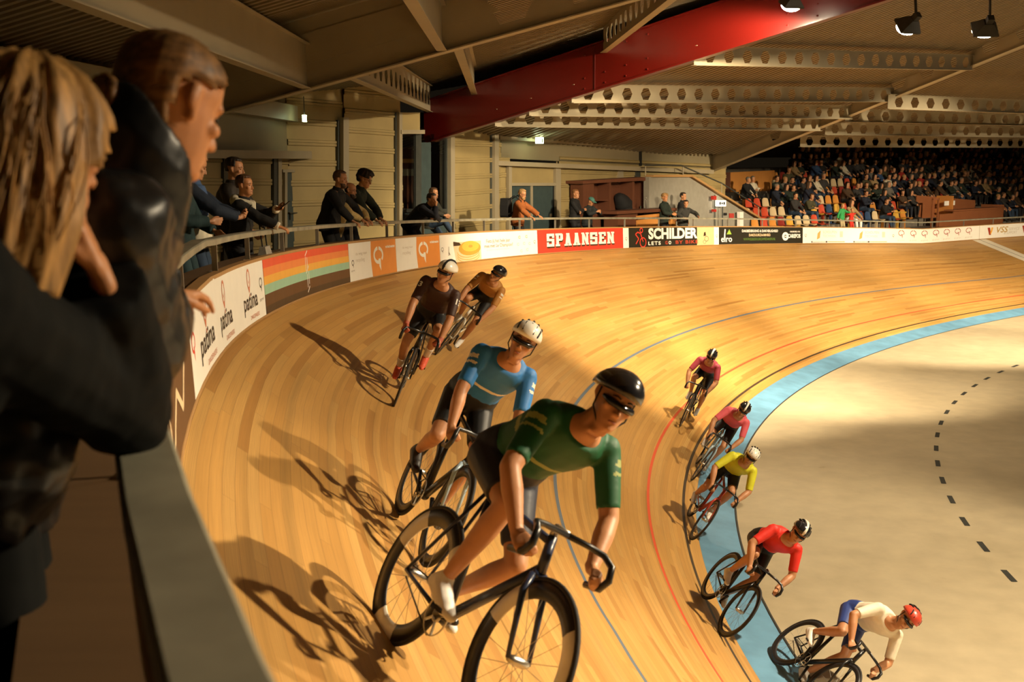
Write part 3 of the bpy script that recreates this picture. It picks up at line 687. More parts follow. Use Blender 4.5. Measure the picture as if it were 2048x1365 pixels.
# smooth sheet above the service ledge on the near facet
d1 = (V1-V0).normalized(); n1 = Vector((d1.y, -d1.x))
mb = MB(); mb.hexa([(*(V0), 5.4), (*(V1), 5.35), (*(V1), 6.62), (*(V0), 6.62)], [(*(V0-n1*.12), 5.4), (*(V1-n1*.12), 5.35), (*(V1-n1*.12), 6.62), (*(V0-n1*.12), 6.62)])
o = mb.build('wall_left_3', M_WALLP); o['kind'] = 'structure'
a = hit(300, 298, V0, V1, .30); b = hit(654, 303, V0, V1, .30); c = hit(654, 318, V0, V1, .30); e = hit(300, 316, V0, V1, .30); nn = Vector((n1.x, n1.y, 0))
mb = MB(); mb.hexa([a, b, c, e], [q_-nn*.34 for q_ in (a, b, c, e)]); tag(mb.build('cable_trunking', M_STEEL), 'long pale boxed ledge fixed along the wall above the dark teal door', 'wall ledge')
mb = MB(); mb.bar(Vector((*(V0+n1*.14), 6.2)), Vector((*(V1+n1*.14), 6.16)), .2, .3); tag(mb.build('eave_beam', M_STEEL), 'grey eave beam running along the top of the left wall', 'roof beam')
# posts and door on near facet
strip('trim_10', V0, V1, 548, 556, 316, 500, M_FRAME, .06, .06); strip('trim_11', V0, V1, 557, 564, 312, 520, M_STEEL, .08, .08); strip('trim_12', V0, V1, 448, 462, 316, 560, M_FRAME, .05, .05)
strip('trim_13', V0, V1, 566, 613, 339, 345, M_STEEL, .08, .08); strip('trim_14', V0, V1, 570, 575, 345, 505, M_STEEL, .08, .08); strip('trim_15', V0, V1, 604, 622, 342, 505, M_STEEL, .07, .07)
do = strip('door_1', V0, V1, 574, 606, 345, 510, M_DOOR, .04, .05)
def child_box(par, A, B, p0, p1, y0, y1, m, name, off, thick=.02):
    d = (B-A).normalized(); n = Vector((d.y, -d.x, 0)); a, b, c, e = [hit(x, y, A, B, off) for x, y in ((p0, y0), (p1, y0), (p1, y1), (p0, y1))]
    mb = MB(); mb.hexa([a, b, c, e], [q-n*thick for q in (a, b, c, e)]); return mb.build(name, m, par)
child_box(do, V0, V1, 580, 598, 425, 427, M_FRAME, 'push_bar', .09, .04); child_box(do, V0, V1, 581, 583, 425, 440, M_FRAME, 'door_handle', .07, .03)
strip('trim_16', V0, V1, 640, 650, 315, 500, M_STEEL, .10, .12); strip('trim_17', V0, V1, 622, 628, 320, 510, M_STEEL, .05, .05)
strip('trim_18', V0, V1, 604, 609, 244, 302, M_DARK, .05, .05)
# second facet: dim panel, post, bright panel, window bay, panel
A, B = V1, V2
p = lambda px: wpt(A, B, px)
tray_wall('wall_back_1', A, p(690), (zB, zB-.05), (6.9, 6.9), M_WALL)
tray_wall('wall_back_2', p(690), p(801), (zB-.05, zB-.2), (6.9, 6.9), M_WALL, off=.05)
tray_wall('wall_back_3', p(905), p(999), (zB-.4, zC), (6.9, 6.9), M_WALL, off=.05)
strip('trim_20', A, B, 676, 688, 240, 500, M_FRAME, .06, .06); strip('trim_21', A, B, 687, 698, 235, 500, M_STEEL, .16, .16); strip('trim_22', A, B, 791, 800, 225, 500, M_FRAME, .10, .06); strip('trim_23', A, B, 799, 805, 225, 500, M_STEEL, .18, .18)
strip('trim_24', A, B, 902, 910, 270, 490, M_STEEL, .16, .16); strip('trim_25', A, B, 981, 991, 245, 480, M_FRAME, .07, .06); strip('trim_26', A, B, 990, 998, 250, 480, M_STEEL, .16, .16)
strip('trim_27', A, B, 803, 850, 260, 268, M_STEEL, .2, .2); strip('wall_back_4', A, B, 803, 840, 225, 262, M_WALL, .02, .05)
# window bay: dark frames, panes and the brown room behind
strip('trim_28', A, B, 832, 843, 265, 500, M_FRAME, .06, .07); strip('trim_29', A, B, 893, 903, 270, 490, M_FRAME, .06, .07); strip('trim_30', A, B, 842, 862, 285, 490, M_DOOR, .03, .05)
strip('window_1', A, B, 805, 833, 266, 424, M_GLASS, .0, .012); strip('window_2', A, B, 862, 894, 268, 424, M_GLASS, .0, .012)
strip('wall_back_5', A, B, 805, 893, 424, 500, M_DOOR, .05, .2); strip('trim_31', A, B, 804, 893, 418, 425, M_FRAME, .10, .3)
d2 = (V2-V1).normalized(); n2 = Vector((d2.y, -d2.x, 0))
strip('wall_room_back', A, B, 780, 930, 225, 500, M_BROWNWOOD, -1.8, .05)
for i, (y0, y1, m_) in enumerate(((318, 326, M_ORANGEWOOD), (338, 352, M_STEEL), (352, 405, M_BROWNWOOD))): strip('trim_%d' % (32+i), A, B, 800, 850, y0, y1, m_, -1.6, .1)
# third facet
A, B = V2, V3
p = lambda px: wpt(A, B, px)
tray_wall('wall_far_1', p(998), p(1019), (zC, zC), (5.45, 5.44), M_WALL); tray_wall('wall_far_2', p(1118), p(1450), (zC-.35, zD), (5.36, 5.05), M_WALL)
strip('wall_far_3', A, B, 1019, 1120, 328, 368, M_WALL, .02, .1)
mb = MB(); d3 = (V3-V2).normalized(); n3 = Vector((d3.y, -d3.x, 0))
P0_, P1_ = Vector((*V2, 0)), Vector((*(V3+d3*.6), 0)); z_ = lambda q, z: Vector((q.x, q.y, z))
mb.hexa([z_(P0_, 5.3), z_(P1_, 4.9), z_(P1_, 6.7), z_(P0_, 7.2)], [z_(P0_-n3*.12, 5.3), z_(P1_-n3*.12, 4.9), z_(P1_-n3*.12, 6.7), z_(P0_-n3*.12, 7.2)]); o = mb.build('wall_far_4', M_WALLP); o['kind'] = 'structure'
a, b, c, e = [hit(x, y, A, B, .25) for x, y in ((997, 322), (1428, 340), (1428, 348), (997, 331))]
mb = MB(); mb.hexa([a, b, c, e], [q_-n3*.28 for q_ in (a, b, c, e)]); tag(mb.build('cable_trunking', M_STEEL), 'long pale boxed ledge along the far wall above the double door', 'wall ledge')
a, b, c, e = [hit(x, y, A, B, .25) for x, y in ((1000, 272), (1430, 300), (1430, 306), (1000, 279))]
mb = MB(); mb.hexa([a, b, c, e], [q_-n3*.28 for q_ in (a, b, c, e)]); o = mb.build('trim_40', M_STEEL); o['kind'] = 'structure'
strip('trim_41', A, B, 1018, 1024, 332, 470, M_STEEL, .12, .1); strip('trim_42', A, B, 1112, 1122, 332, 470, M_STEEL, .12, .1); strip('trim_43', A, B, 1022, 1113, 366, 372, M_STEEL, .12, .1); strip('trim_44', A, B, 1106, 1113, 371, 470, M_DARK, .06, .06)
do = strip('door_2', A, B, 1025, 1064, 372, 475, M_DOOR, .05, .05); do2 = strip('door_3', A, B, 1065, 1107, 372, 475, M_DOOR, .05, .05); strip('trim_45', A, B, 1062, 1066, 372, 475, M_STEEL, .08, .05)
child_box(do2, A, B, 1101, 1104, 428, 436, M_STEEL, 'door_handle', .09, .03)
strip('trim_46', A, B, 1238, 1247, 340, 470, M_STEEL, .08, .08); strip('trim_47', A, B, 1281, 1284, 299, 332, M_DARK, .06, .06); strip('trim_48', A, B, 1273, 1281, 340, 470, M_FRAME, .08, .08)
# outside darkness closing the hall behind the grandstand and right of it
# exit signs
def exit_sign(px, py, w, h, A, B, off, label, arrow=True):
    c = hit(px, py, A, B, off); d = (B-A).normalized(); dv = Vector((d.x, d.y, 0)); 
    root = empty('exit_sign', c, label, 'exit sign', 'lit exit signs'); Mx = Matrix((dv, Vector((dv.y, -dv.x, 0)), Vector((0, 0, 1)))).transposed()
    s_ = c.y/FPX; mb = MB(); mb.box((0, 0, 0), (w/2*s_/max(abs(d.x), .5)*1., .03, h/2*s_), Mx); mb.build('light_box', M_EXITG, root)
    mb = MB(); hw = w/2*s_/max(abs(d.x), .5); hh = h/2*s_; fy = .033
    def q(x, z): return Mx @ Vector((x*hw, fy, z*hh))
    for poly in ([(-.1, .1), (.12, .25), (.2, -.1), (.0, -.25)], [(-.05, .45), (.12, .45), (.12, .62), (-.05, .62)], [(0, -.2), (.1, -.2), (-.2, -.7), (-.3, -.65)], [(.1, -.1), (.2, -.15), (.35, -.65), (.25, -.7)], [(-.1, .1), (-.3, -.05), (-.35, .05), (-.1, .25)], [(.45, -.7), (.8, -.7), (.8, .65), (.45, .65)]):
        mb.add([q(*k) for k in poly], [tuple(range(len(poly)))])
    mb.build('running_figure', mat('exit_green', (.01, .10, .04), .5), root, fix=False)
    mb = MB(); mb.bar((0, 0, hh), (0, 0, hh+.35), .015, .015); mb.build('hanger', M_FRAME, root); return root
exit_sign(609, 237, 6, 13, V0, V1, .5, 'small lit exit sign hanging above the dark teal door on the left')
exit_sign(1079, 281, 13, 12, V2, V3, .5, 'lit exit sign hanging above the double door by the far wall')
# ceiling cables and lamps ---------------------------------------------------
M_LHOUSE = mat('lamp_housing', (.05, .045, .035), .5, .4)
def lamp(loc, aim, label, power, spot=math.radians(120), blend=.7, hang=.5, real=True, sz=.20):
    root = empty('floodlight', loc, label, 'floodlight', 'floodlights under the roof'); loc = Vector(loc); f = (Vector(aim)-loc).normalized()
    r = f.cross(Vector((0, 0, 1))).normalized(); u = r.cross(f); R = Matrix((r, u, f)).transposed()
    mb = MB(); ring = lambda z, w, h: [R @ Vector(q) for q in ((-w, -h, z), (w, -h, z), (w, h, z), (-w, h, z))]
    mb.loft([ring(-.16, .07*sz/.2, .06*sz/.2), ring(-.10, .12*sz/.2, .09*sz/.2), ring(.0, sz, .14*sz/.2), ring(.03, sz, .14*sz/.2)]); mb.build('housing', M_LHOUSE, root)
    mb = MB(); mb.sphere(R @ Vector((0, 0, .03)), (sz*1.0, .135*sz/.2, .11), 14, 8, M=R); mb.build('lens', M_LAMP, root, smooth=True)
    mb = MB(); mb.loft([[R @ Vector(q) for q in ((sz+.01, -.2, .02), (sz+.015, -.2, .02), (sz+.015, .2, .02), (sz+.01, .2, .02))], [R @ Vector(q) for q in ((sz+.05, -.2, .20), (sz+.055, -.2, .2), (sz+.055, .2, .2), (sz+.05, .2, .2))]]) 
    mb = MB(); mb.box(R @ Vector((0, 0, -.2)), (.05, .05, .06), R); top = Vector((0, 0, hang)); mb.bar(R @ Vector((0, 0, -.2)), R @ Vector((0, 0, -.2))*.6+top*.6, .03, .03); mb.bar(R @ Vector((0, 0, -.2))*.6+top*.6, top, .03, .03); mb.build('bracket', M_LHOUSE, root)
    ld = bpy.data.lights.new('floodlight_beam', 'SPOT'); ld.energy = power; ld.color = (1, .80, .53); ld.spot_size = spot; ld.spot_blend = blend; ld.shadow_soft_size = .16
    lo = bpy.data.objects.new('floodlight_beam', ld); link(lo); lo.parent = root; lo.rotation_euler = f.to_track_quat('-Z', 'Y').to_euler(); lo.location = f*.135
    return root
# ------------------------------------------------------------------ figures
SKIN = mat('skin', (.50, .235, .11), .5, var=.08, scale=14.); SKIN2 = mat('skin_pale', (.52, .23, .095), .5, var=.08, scale=14.)
EYE = mat('eye_dark', (.02, .015, .012), .25); LIP = mat('lip', (.38, .13, .09), .5)
def V(*a): return Vector(a)
def capsule(mb, a, b, ra, rb, n=10, flat=False, sq=1., up=None):
    """tapered limb; sq flattens it along the second axis"""
    a = Vector(a); b = Vector(b); d = b-a; L_ = d.length
    if L_ < 1e-5: d = Vector((0, 0, 1)); L_ = 1e-5
    d = d/L_; x = d.cross(Vector(up) if up is not None else Vector((0, 0, 1)))
    if x.length < .05: x = d.cross(Vector((0, 1, 0)))
    x.normalize(); y = x.cross(d); rings = []
    def ring(c, r): rings.append([c+x*(r*math.cos(2*math.pi*k/n))+y*(r*sq*math.sin(2*math.pi*k/n)) for k in range(n)])
    if not flat:
        for t in (80, 50, 25): ring(a-d*ra*math.sin(math.radians(t)), ra*math.cos(math.radians(t)))
    else: ring(a, ra*.98)
    ring(a, ra); ring(a+(b-a)*.5, (ra+rb)/2); ring(b, rb)
    if not flat:
        for t in (25, 50, 80): ring(b+d*rb*math.sin(math.radians(t)), rb*math.cos(math.radians(t)))
    else: ring(b+d*.001, rb*.98)
    mb.loft(rings)
def remesh(mb, vox, name, m, parent, smooth=2, disp=0., dscale=8.):
    me = bpy.data.meshes.new('t'); me.from_pydata([tuple(v) for v in mb.v], [], mb.f)
    bm = bmesh.new(); bm.from_mesh(me); bmesh.ops.recalc_face_normals(bm, faces=bm.faces[:]); bm.to_mesh(me); bm.free()
    o = bpy.data.objects.new('t', me); link(o)
    r = o.modifiers.new('r', 'REMESH'); r.mode = 'VOXEL'; r.voxel_size = vox; r.use_smooth_shade = True
    if smooth: q = o.modifiers.new('s', 'SMOOTH'); q.factor = .5; q.iterations = smooth
    if disp:
        tx = bpy.data.textures.get('fold') or bpy.data.textures.new('fold', 'CLOUDS'); tx.noise_scale = .11
        q = o.modifiers.new('d', 'DISPLACE'); q.texture = tx; q.strength = disp; q.mid_level = .5; q.texture_coords = 'LOCAL'
    dg = bpy.context.evaluated_depsgraph_get(); me2 = bpy.data.meshes.new_from_object(o.evaluated_get(dg)); bpy.data.objects.remove(o); bpy.data.meshes.remove(me)
    me2.materials.clear(); me2.materials.append(m); me2.name = name
    me2.polygons.foreach_set('use_smooth', [True]*len(me2.polygons))
    k = bpy.data.objects.new(name, me2); link(k)
    if parent is not None: k.parent = parent
    return k
HROWS = [(-.145, .045, -.045, .040), (-.115, .078, -.03, .030), (-.10, .092, -.035, .042), (-.07, .090, -.055, .055), (-.04, .089, -.078, .063), (-.01, .086, -.094, .069), (.012, .080, -.101, .072), (.035, .087, -.104, .075), (.065, .082, -.102, .0745), (.09, .062, -.090, .065), (.11, .030, -.062, .045), (.118, .0, -.03, .02)]
def hrow(z):
    zs = [r[0] for r in HROWS]; return [float(np.interp(z, zs, [r[i] for r in HROWS])) for i in (1, 2, 3)]
def hpt(z, a, off=0.):
    """head surface at height z and angle a (0 = nose, pi/2 = right ear)"""
    f, b, w = hrow(z); c, s_ = math.cos(a), math.sin(a); e = .86
    yc = (f+b)/2; ry = (f-b)/2
    x = (w+off)*math.copysign(abs(s_)**e, s_); y = yc+(ry+off)*math.copysign(abs(c)**e, c)
    return V(x, y, z)
def head_prims(mb, M, k=1., fem=False, lo=False):
    T = lambda p: M @ (Vector(p)*k)
    n = 14 if lo else 20
    mb.loft([[T(hpt(r[0], -2*math.pi*i/n)) for i in range(n)] for r in HROWS])
    sp = lambda c, r: mb.sphere(T(c), tuple(q*k for q in r), 8, 6, M=M.to_3x3())
    capsule(mb, T((0, .086, .012)), T((0, .108, -.030)), .007*k, .0115*k, 8)
    if lo: return
    sp((.010, .096, -.034), (.009, .009, .008)); sp((-.010, .096, -.034), (.009, .009, .008))
    capsule(mb, T((-.05, .070, .026)), T((-.014, .087, .024)), .007*k, .007*k, 6); capsule(mb, T((.05, .070, .026)), T((.014, .087, .024)), .007*k, .007*k, 6)
    sp((.048, .062, -.018), (.018, .02, .016)); sp((-.048, .062, -.018), (.018, .02, .016))
    capsule(mb, T((-.018, .090, -.061)), T((.018, .090, -.061)), .0055*k, .0055*k, 6); capsule(mb, T((-.016, .089, -.072)), T((.016, .089, -.072)), .006*k, .006*k, 6)
    sp((0, .088, -.095), (.02, .012, .014))
    for s_ in (-1, 1):
        capsule(mb, T((s_*.076, -.012, .026)), T((s_*.073, -.004, -.022)), .014*k, .009*k, 8); sp((s_*.083, -.017, .012), (.007, .015, .026))
def hair_cap(name, M, k, m, parent, line, off=.016, disp=.006, seed=0, z0=-.14, top=None):
    """line(z, a) -> True where hair grows"""
    rng = random.Random(seed); nz, na = 22, 40; mb = MB(); idx = {}
    zs = [z0+(.118-z0)*j/(nz-1) for j in range(nz)]
    for j, z in enumerate(zs):
        for i in range(na):
            a = 2*math.pi*i/na; aa = a if a <= math.pi else a-2*math.pi
            if line(z, abs(aa)):
                w = off*(1.+.35*math.sin(i*2.3+j*.4+seed))+disp*(rng.random()-.5)
                p = hpt(z, a, w); p.z += max(0, (z-.05)/.068)*off*1.1
                idx[(j, i)] = len(mb.v); mb.v.append(tuple(M @ (p*k)))
    for j in range(nz-1):
        for i in range(na):
            q = [(j, i), (j, (i+1) % na), (j+1, (i+1) % na), (j+1, i)]
            if all(c in idx for c in q): mb.f.append(tuple(idx[c] for c in q)); mb.m.append(0)
    tp_ = [idx[(nz-1, i)] for i in range(na) if (nz-1, i) in idx]
    if len(tp_) == na: mb.f.append(tuple(tp_)); mb.m.append(0)
    o = mb.build(name, m, parent, smooth=True)
    bm = bmesh.new(); bm.from_mesh(o.data); bmesh.ops.solidify(bm, geom=bm.faces[:], thickness=off*.8*k); bmesh.ops.recalc_face_normals(bm, faces=bm.faces[:]); bm.to_mesh(o.data); bm.free()
    o.data.polygons.foreach_set('use_smooth', [True]*len(o.data.polygons)); return o
L_SHORT = lambda z, a: (z > .075) or (a > .9 and z > .035) or (a > 1.9 and z > -.06)
L_BALD = lambda z, a: (a > 1.5 and -.05 < z < .06)
L_LONG = lambda z, a: (z > .07) or (a > 1.0 and z > -.02) or (a > 1.5)
L_CREW = lambda z, a: (z > .085) or (a > 1.1 and z > .03) or (a > 2.0 and z > -.03)
def ik(a, b, l1, l2, hint):
    a = Vector(a); b = Vector(b); d = b-a; L_ = d.length
    if L_ > (l1+l2)*.995: b = a+d.normalized()*(l1+l2)*.995; d = b-a; L_ = d.length
    u = d/L_; x = (l1*l1-l2*l2+L_*L_)/(2*L_); h = math.sqrt(max(l1*l1-x*x, 0))
    p = Vector(hint)-u*Vector(hint).dot(u)
    if p.length < 1e-4: p = Vector((0, 0, -1))
    return a+u*x+p.normalized()*h, b
FL = [.072, .080, .074, .058]
def hand_prims(mb, w, d, n, side, k=1., curl=.5, spread=.08, thumb=.5, curls=None, pinch=False):
    """w wrist, d towards the fingers, n out of the palm, side: +1 when the thumb lies along d x n"""
    d = Vector(d).normalized(); n = Vector(n); n = (n-d*n.dot(d)).normalized(); s_ = d.cross(n)*side; w = Vector(w)
    for i in range(4):
        o = (1.5-i)*.0205; base = w+(d*.012+s_*o*.55)*k; kn = w+(d*(.088-.004*abs(i-1))+s_*o)*k
        capsule(mb, base, kn, .0145*k, .0115*k, 7)
        c = curls[i] if curls else curl*(1+.10*i); a = 0; p = kn; dd = (d+s_*((1.5-i)*spread)).normalized()
        for j, f in enumerate((.46, .30, .24)):
            a += c*(.75 if j == 0 else 1.); q = dd*math.cos(a)+n*math.sin(a); p2 = p+q*(FL[i]*f*k); capsule(mb, p, p2, (.0098-.0012*j)*k, (.0090-.0014*j)*k, 7); p = p2
    t0 = w+(d*.018+s_*.024+n*.006)*k; t1 = t0+(d*.034+s_*.022*(1.2-thumb)+n*.012)*k; t2 = t1+(d*.032+s_*.008*(1-thumb)+n*(.006+.012*thumb))*k; t3 = t2+(d*.024-s_*.004*thumb+n*.006)*k
    capsule(mb, w+(d*.01+s_*.012)*k, t1, .014*k, .012*k, 7); capsule(mb, t1, t2, .0105*k, .0098*k, 7); capsule(mb, t2, t3, .0095*k, .0075*k, 7)
TORSO = [(-.09, .125, .105), (-.02, .168, .122), (.05, .166, .118), (.14, .150, .105), (.24, .158, .112), (.33, .170, .120), (.41, .172, .112), (.47, .140, .092), (.52, .075, .065), (.55, .055, .055)]
class Fig:
    """skeleton in local coordinates: x right, y forward, z up, origin on the ground"""
    def __init__(s, root, h=1.76, pelvis=(0, 0, .95), lean=(.05, .05), side=0., twist=0., head=(0., 0.), hroll=0., hands=None, feet=None, hhint=None, khint=None, fat=1., armr=1., neck=1.):
        s.root = root; k = s.k = h/1.76; s.fat = fat; s.armr = armr
        s.P = Vector(pelvis)
        l0, l1 = lean; s.sp = []; p = s.P.copy(); prev = None
        d_at = lambda f: Vector((math.sin(side)*f, math.sin(l0+(l1-l0)*f), math.cos(l0+(l1-l0)*f))).normalized()
        s.spine = lambda u: None
        pts = [s.P-d_at(0)*.09*k]; us = [-.09]; u = -.09
        while u < .56: pts.append(pts[-1]+d_at(min(max((u+.045)/.5, 0), 1))*.05*k); u += .05; us.append(u)
        s.us = us; s.pts = pts
        s.dn = d_at(1.); s.d0 = d_at(0.)
        Rt = Matrix.Rotation(twist, 3, s.dn); s.R = Rt @ Vector((1, 0, 0)); s.R = (s.R-s.dn*s.R.dot(s.dn)).normalized()
        s.R0 = Vector((1, 0, 0))
        S = s.sp_at(.44); N = s.sp_at(.53); s.N = N
        s.sh = {1: S+s.R*.178*k, -1: S-s.R*.178*k}
        s.hip = {1: s.P+s.R0*.088*k-s.d0*.03*k, -1: s.P-s.R0*.088*k-s.d0*.03*k}
        yaw, pit = head; hd = (s.dn*.45*neck+Vector((0, 0, 1))*.55).normalized() if neck else Vector((0, 0, 1))
        fx = Vector((-math.sin(yaw)*math.cos(pit), math.cos(yaw)*math.cos(pit), math.sin(pit))); rx = Vector((math.cos(yaw), math.sin(yaw), 0))
        rx = (rx*math.cos(hroll)+rx.cross(fx)*math.sin(hroll)).normalized()
        uz = rx.cross(fx).normalized(); c = N+hd*.105*k+fx*.012*k+uz*.045*k
        s.HM = basis(rx, fx, uz, c); s.hc = c
        s.wr = {}; s.el = {}; s.an = {}; s.kn = {}
        hands = hands or {1: (.24, .05, .80), -1: (-.24, .05, .80)}; feet = feet or {1: (.1, 0, .08), -1: (-.1, 0, .08)}
        for q in (1, -1):
            hh = (hhint or {}).get(q, (q*.6, -.8, -.3)); s.el[q], s.wr[q] = ik(s.sh[q], hands[q], .29*k, .255*k, hh)
            kh = (khint or {}).get(q, (q*.1, 1, .1)); s.kn[q], s.an[q] = ik(s.hip[q], feet[q], .43*k, .43*k, kh)
        s.hand = {}
    def sp_at(s, u):
        u = min(max(u, s.us[0]), s.us[-1]); i = min(int((u-s.us[0])/.05), len(s.pts)-2); f = (u-s.us[i])/.05; return s.pts[i]+(s.pts[i+1]-s.pts[i])*f
    def torso(s, mb, u0=-.09, u1=.55, ex=0., n=18, flare=0.):
        rings = []; k = s.k; rows = [r for r in TORSO if u0-1e-6 <= r[0] <= u1+1e-6]
        for e_ in (u0, u1):
            if all(abs(r[0]-e_) > .01 for r in rows):
                rows.append((e_, *[float(np.interp(e_, [t[0] for t in TORSO], [t[i] for t in TORSO])) for i in (1, 2)]))
        rows.sort()
        for u, w, dp in rows:
            c = s.sp_at(u); d = (s.sp_at(u+.03)-s.sp_at(u-.03)).normalized(); f = min(max(u/.44, 0), 1); R = (s.R0*(1-f)+s.R*f); R = (R-d*R.dot(d)).normalized(); F = d.cross(R)*-1; F = R.cross(d)*-1
            bl = s.fat*(1+.0) if u < .3 else 1+(s.fat-1)*.4; fl = flare*max(0, (.1-u))
            a, b = (w*bl+ex+fl)*k, (dp*(bl*1.04 if s.fat > 1 else 1)+ex+fl)*k; ring = []
            for i in range(n):
                t = 2*math.pi*i/n; ct, st = math.cos(t), math.sin(t); e = .8
                ring.append(c+R*a*math.copysign(abs(ct)**e, ct)+F*b*math.copysign(abs(st)**e, st))
            rings.append(ring)
        mb.loft(rings)
    def arm(s, mb, q, ex=0., t1=1., flat=False, t0=0.):
        k = s.k*s.armr; e_ = ex*s.k; sh, el, wr = s.sh[q], s.el[q], s.wr[q]
        if t0 <= 0: mb.sphere(sh-s.R*q*.01*k, (.062*k+e_,)*3, 12, 8)
        if t1 <= .5:
            capsule(mb, sh, sh+(el-sh)*(t1*2), .056*k+e_, (.056-.012*t1*2)*k+e_, 12, flat)
        else:
            capsule(mb, sh, el, .056*k+e_, .043*k+e_, 12); f = (t1-.5)*2; end = el+(wr-el)*f
            capsule(mb, el, el+(end-el)*.35, .042*k+e_, .045*k+e_, 12); capsule(mb, el+(end-el)*.35, end, .045*k+e_, (.045-.018*f)*k+e_*1.1, 12, flat)
    def leg(s, mb, q, ex=0., t0=0., t1=1., flat=False):
        k = s.k; e_ = ex*k; hp, kn, an = s.hip[q], s.kn[q], s.an[q]
        if t0 < .5:
            f = min(t1*2, 1.); end = hp+(kn-hp)*f
            capsule(mb, hp, end, .092*k+e_, (.092-.035*f)*k+e_, 14, flat and t1 <= .5)
        if t1 > .5:
            f0 = max(t0*2-1, 0); f1 = t1*2-1; a = kn+(an-kn)*f0; m_ = kn+(an-kn)*.32; b = kn+(an-kn)*f1
            if f0 < .32: capsule(mb, a, m_, .055*k+e_, .058*k+e_, 14); a = m_
            if f1 > .32: capsule(mb, a, b, (.058-.026*max(f0-.3, 0)/.7)*k+e_, (.058-.024*f1)*k+e_, 14, flat)
    def foot(s, mb, q, toe, ex=0., low=0.):
        k = s.k; a = s.an[q]; toe = Vector(toe).normalized(); side = toe.cross(Vector((0, 0, 1))).normalized(); dn = side.cross(toe)*-1
        if dn.z > 0: dn = -dn
        heel = a-toe*.045*k+dn*.045*k; ball = a+toe*.125*k+dn*.058*k; tip = a+toe*.185*k+dn*.06*k
        capsule(mb, a, heel, .036*k+ex, .034*k+ex, 10); capsule(mb, a+dn*.02*k, ball, .04*k+ex, .036*k+ex, 10, sq=.85); capsule(mb, heel, ball, .033*k+ex, .036*k+ex, 10); capsule(mb, ball, tip, .036*k+ex, .027*k+ex, 10, sq=.75)
    def neck(s, mb, ex=0.):
        k = s.k; capsule(mb, s.sp_at(.48), s.HM @ Vector((0, -.018*k, -.06*k)), .062*k+ex, .054*k+ex, 14)
    def body(s, m=None, vox=.008, skin_arms=1., clothed=True, fem=False, toes=None, hands=True, lo=False, shrink=-.012, arm_ex=None):
        mb = MB(); m = m or SKIN
        s.torso(mb, ex=shrink if clothed else 0.); s.neck(mb); head_prims(mb, s.HM, s.k, fem, lo)
        for q in (1, -1):
            s.arm(mb, q, ex=(-.008 if arm_ex is None else arm_ex)); s.leg(mb, q, ex=-.006)
            if hands:
                hd = s.hand.get(q) or dict(d=(s.wr[q]-s.el[q]).normalized(), n=(-q, 0, 0), curl=.35)
                capsule(mb, s.wr[q]-(Vector(hd['d'])).normalized()*.02, s.wr[q]+Vector(hd['d']).normalized()*.02, .024*s.k, .024*s.k, 10, sq=.8)
                hand_prims(mb, s.wr[q], hd['d'], hd['n'], q, s.k*hd.get('k', 1.), hd.get('curl', .35), hd.get('spread', .06), hd.get('thumb', .5), hd.get('curls'))
            s.foot(mb, q, (toes or {}).get(q, (q*.1, 1, 0)), -.004)
        o = remesh(mb, vox, 'body', m, s.root, smooth=2)
        return o
    def eyes(s, body, k=1.):
        for q in (-1, 1):
            mb = MB(); M = s.HM; mb.sphere(M @ (V(q*.031, .0755, .007)*s.k), (.0105*s.k, .007*s.k, .0055*s.k), 8, 6, M=M.to_3x3()); mb.build('eye', EYE, body, smooth=True)
        mb = MB(); mb.sphere(s.HM @ (V(0, .0925, -.0665)*s.k), (.020*s.k, .005*s.k, .006*s.k), 8, 6, M=s.HM.to_3x3()); mb.build('mouth', LIP, body, smooth=True)
        for q in (-1, 1):
            mb = MB(); mb.tube([s.HM @ (V(q*x, y, z)*s.k) for x, y, z in ((.016, .0895, .0285), (.033, .0865, .033), (.050, .0745, .028))], [.003*s.k, .0035*s.k, .002*s.k], 5); mb.build('eyebrow', EYE, body)
    def top(s, m, name='jacket', ex=.022, sleeve=.94, hem=-.12, collar=True, vox=.011, hood=False, disp=.018, u1=.50, flare=.1, armex=None):
        mb = MB(); s.torso(mb, hem if hem > -.09 else -.09, u1, ex, flare=flare)
        if hem < -.09:
            c = s.sp_at(-.09); d = s.d0; k = s.k
            rings = []
            for z, e_ in ((-.07, 1.0), (hem, 1.03)):
                cc = s.P+d*z*k; F = s.R0.cross(d)*-1
                rings.append([cc+s.R0*(.168*s.fat+ex+.005)*e_*k*math.cos(t)+F*(.125*s.fat+ex+.005)*e_*k*math.sin(t) for t in np.linspace(0, 2*math.pi, 18, endpoint=False)])
            mb.loft(rings)
        for q in (1, -1): s.arm(mb, q, ex if armex is None else armex, sleeve, True)
        if collar: capsule(mb, s.sp_at(.47), s.sp_at(.47)+(s.HM @ Vector((0, -.02, -.09))-s.sp_at(.47))*.75, .085*s.k+ex*.3, .074*s.k, 14, True)
        if hood:
            b = s.sp_at(.50); f = s.R.cross(s.dn)*-1; fw = Vector((0, 1, 0)); mb.sphere(b-fw*.075*s.k+Vector((0, 0, .0)), (.115*s.k, .07*s.k, .075*s.k), 12, 8)
            for q in (1, -1): capsule(mb, b-fw*.05*s.k+s.R*q*.09*s.k, b+fw*.06*s.k+s.R*q*.05*s.k, .035*s.k, .025*s.k, 8)
        return remesh(mb, vox, name, m, s.root, smooth=2, disp=disp)
    def trousers(s, m, name='trousers', ex=.014, vox=.013, t1=.97, disp=.014):
        mb = MB(); s.torso(mb, -.09, .06, ex)
        for q in (1, -1): s.leg(mb, q, ex, 0., t1, True)
        return remesh(mb, vox, name, m, s.root, smooth=2, disp=disp)
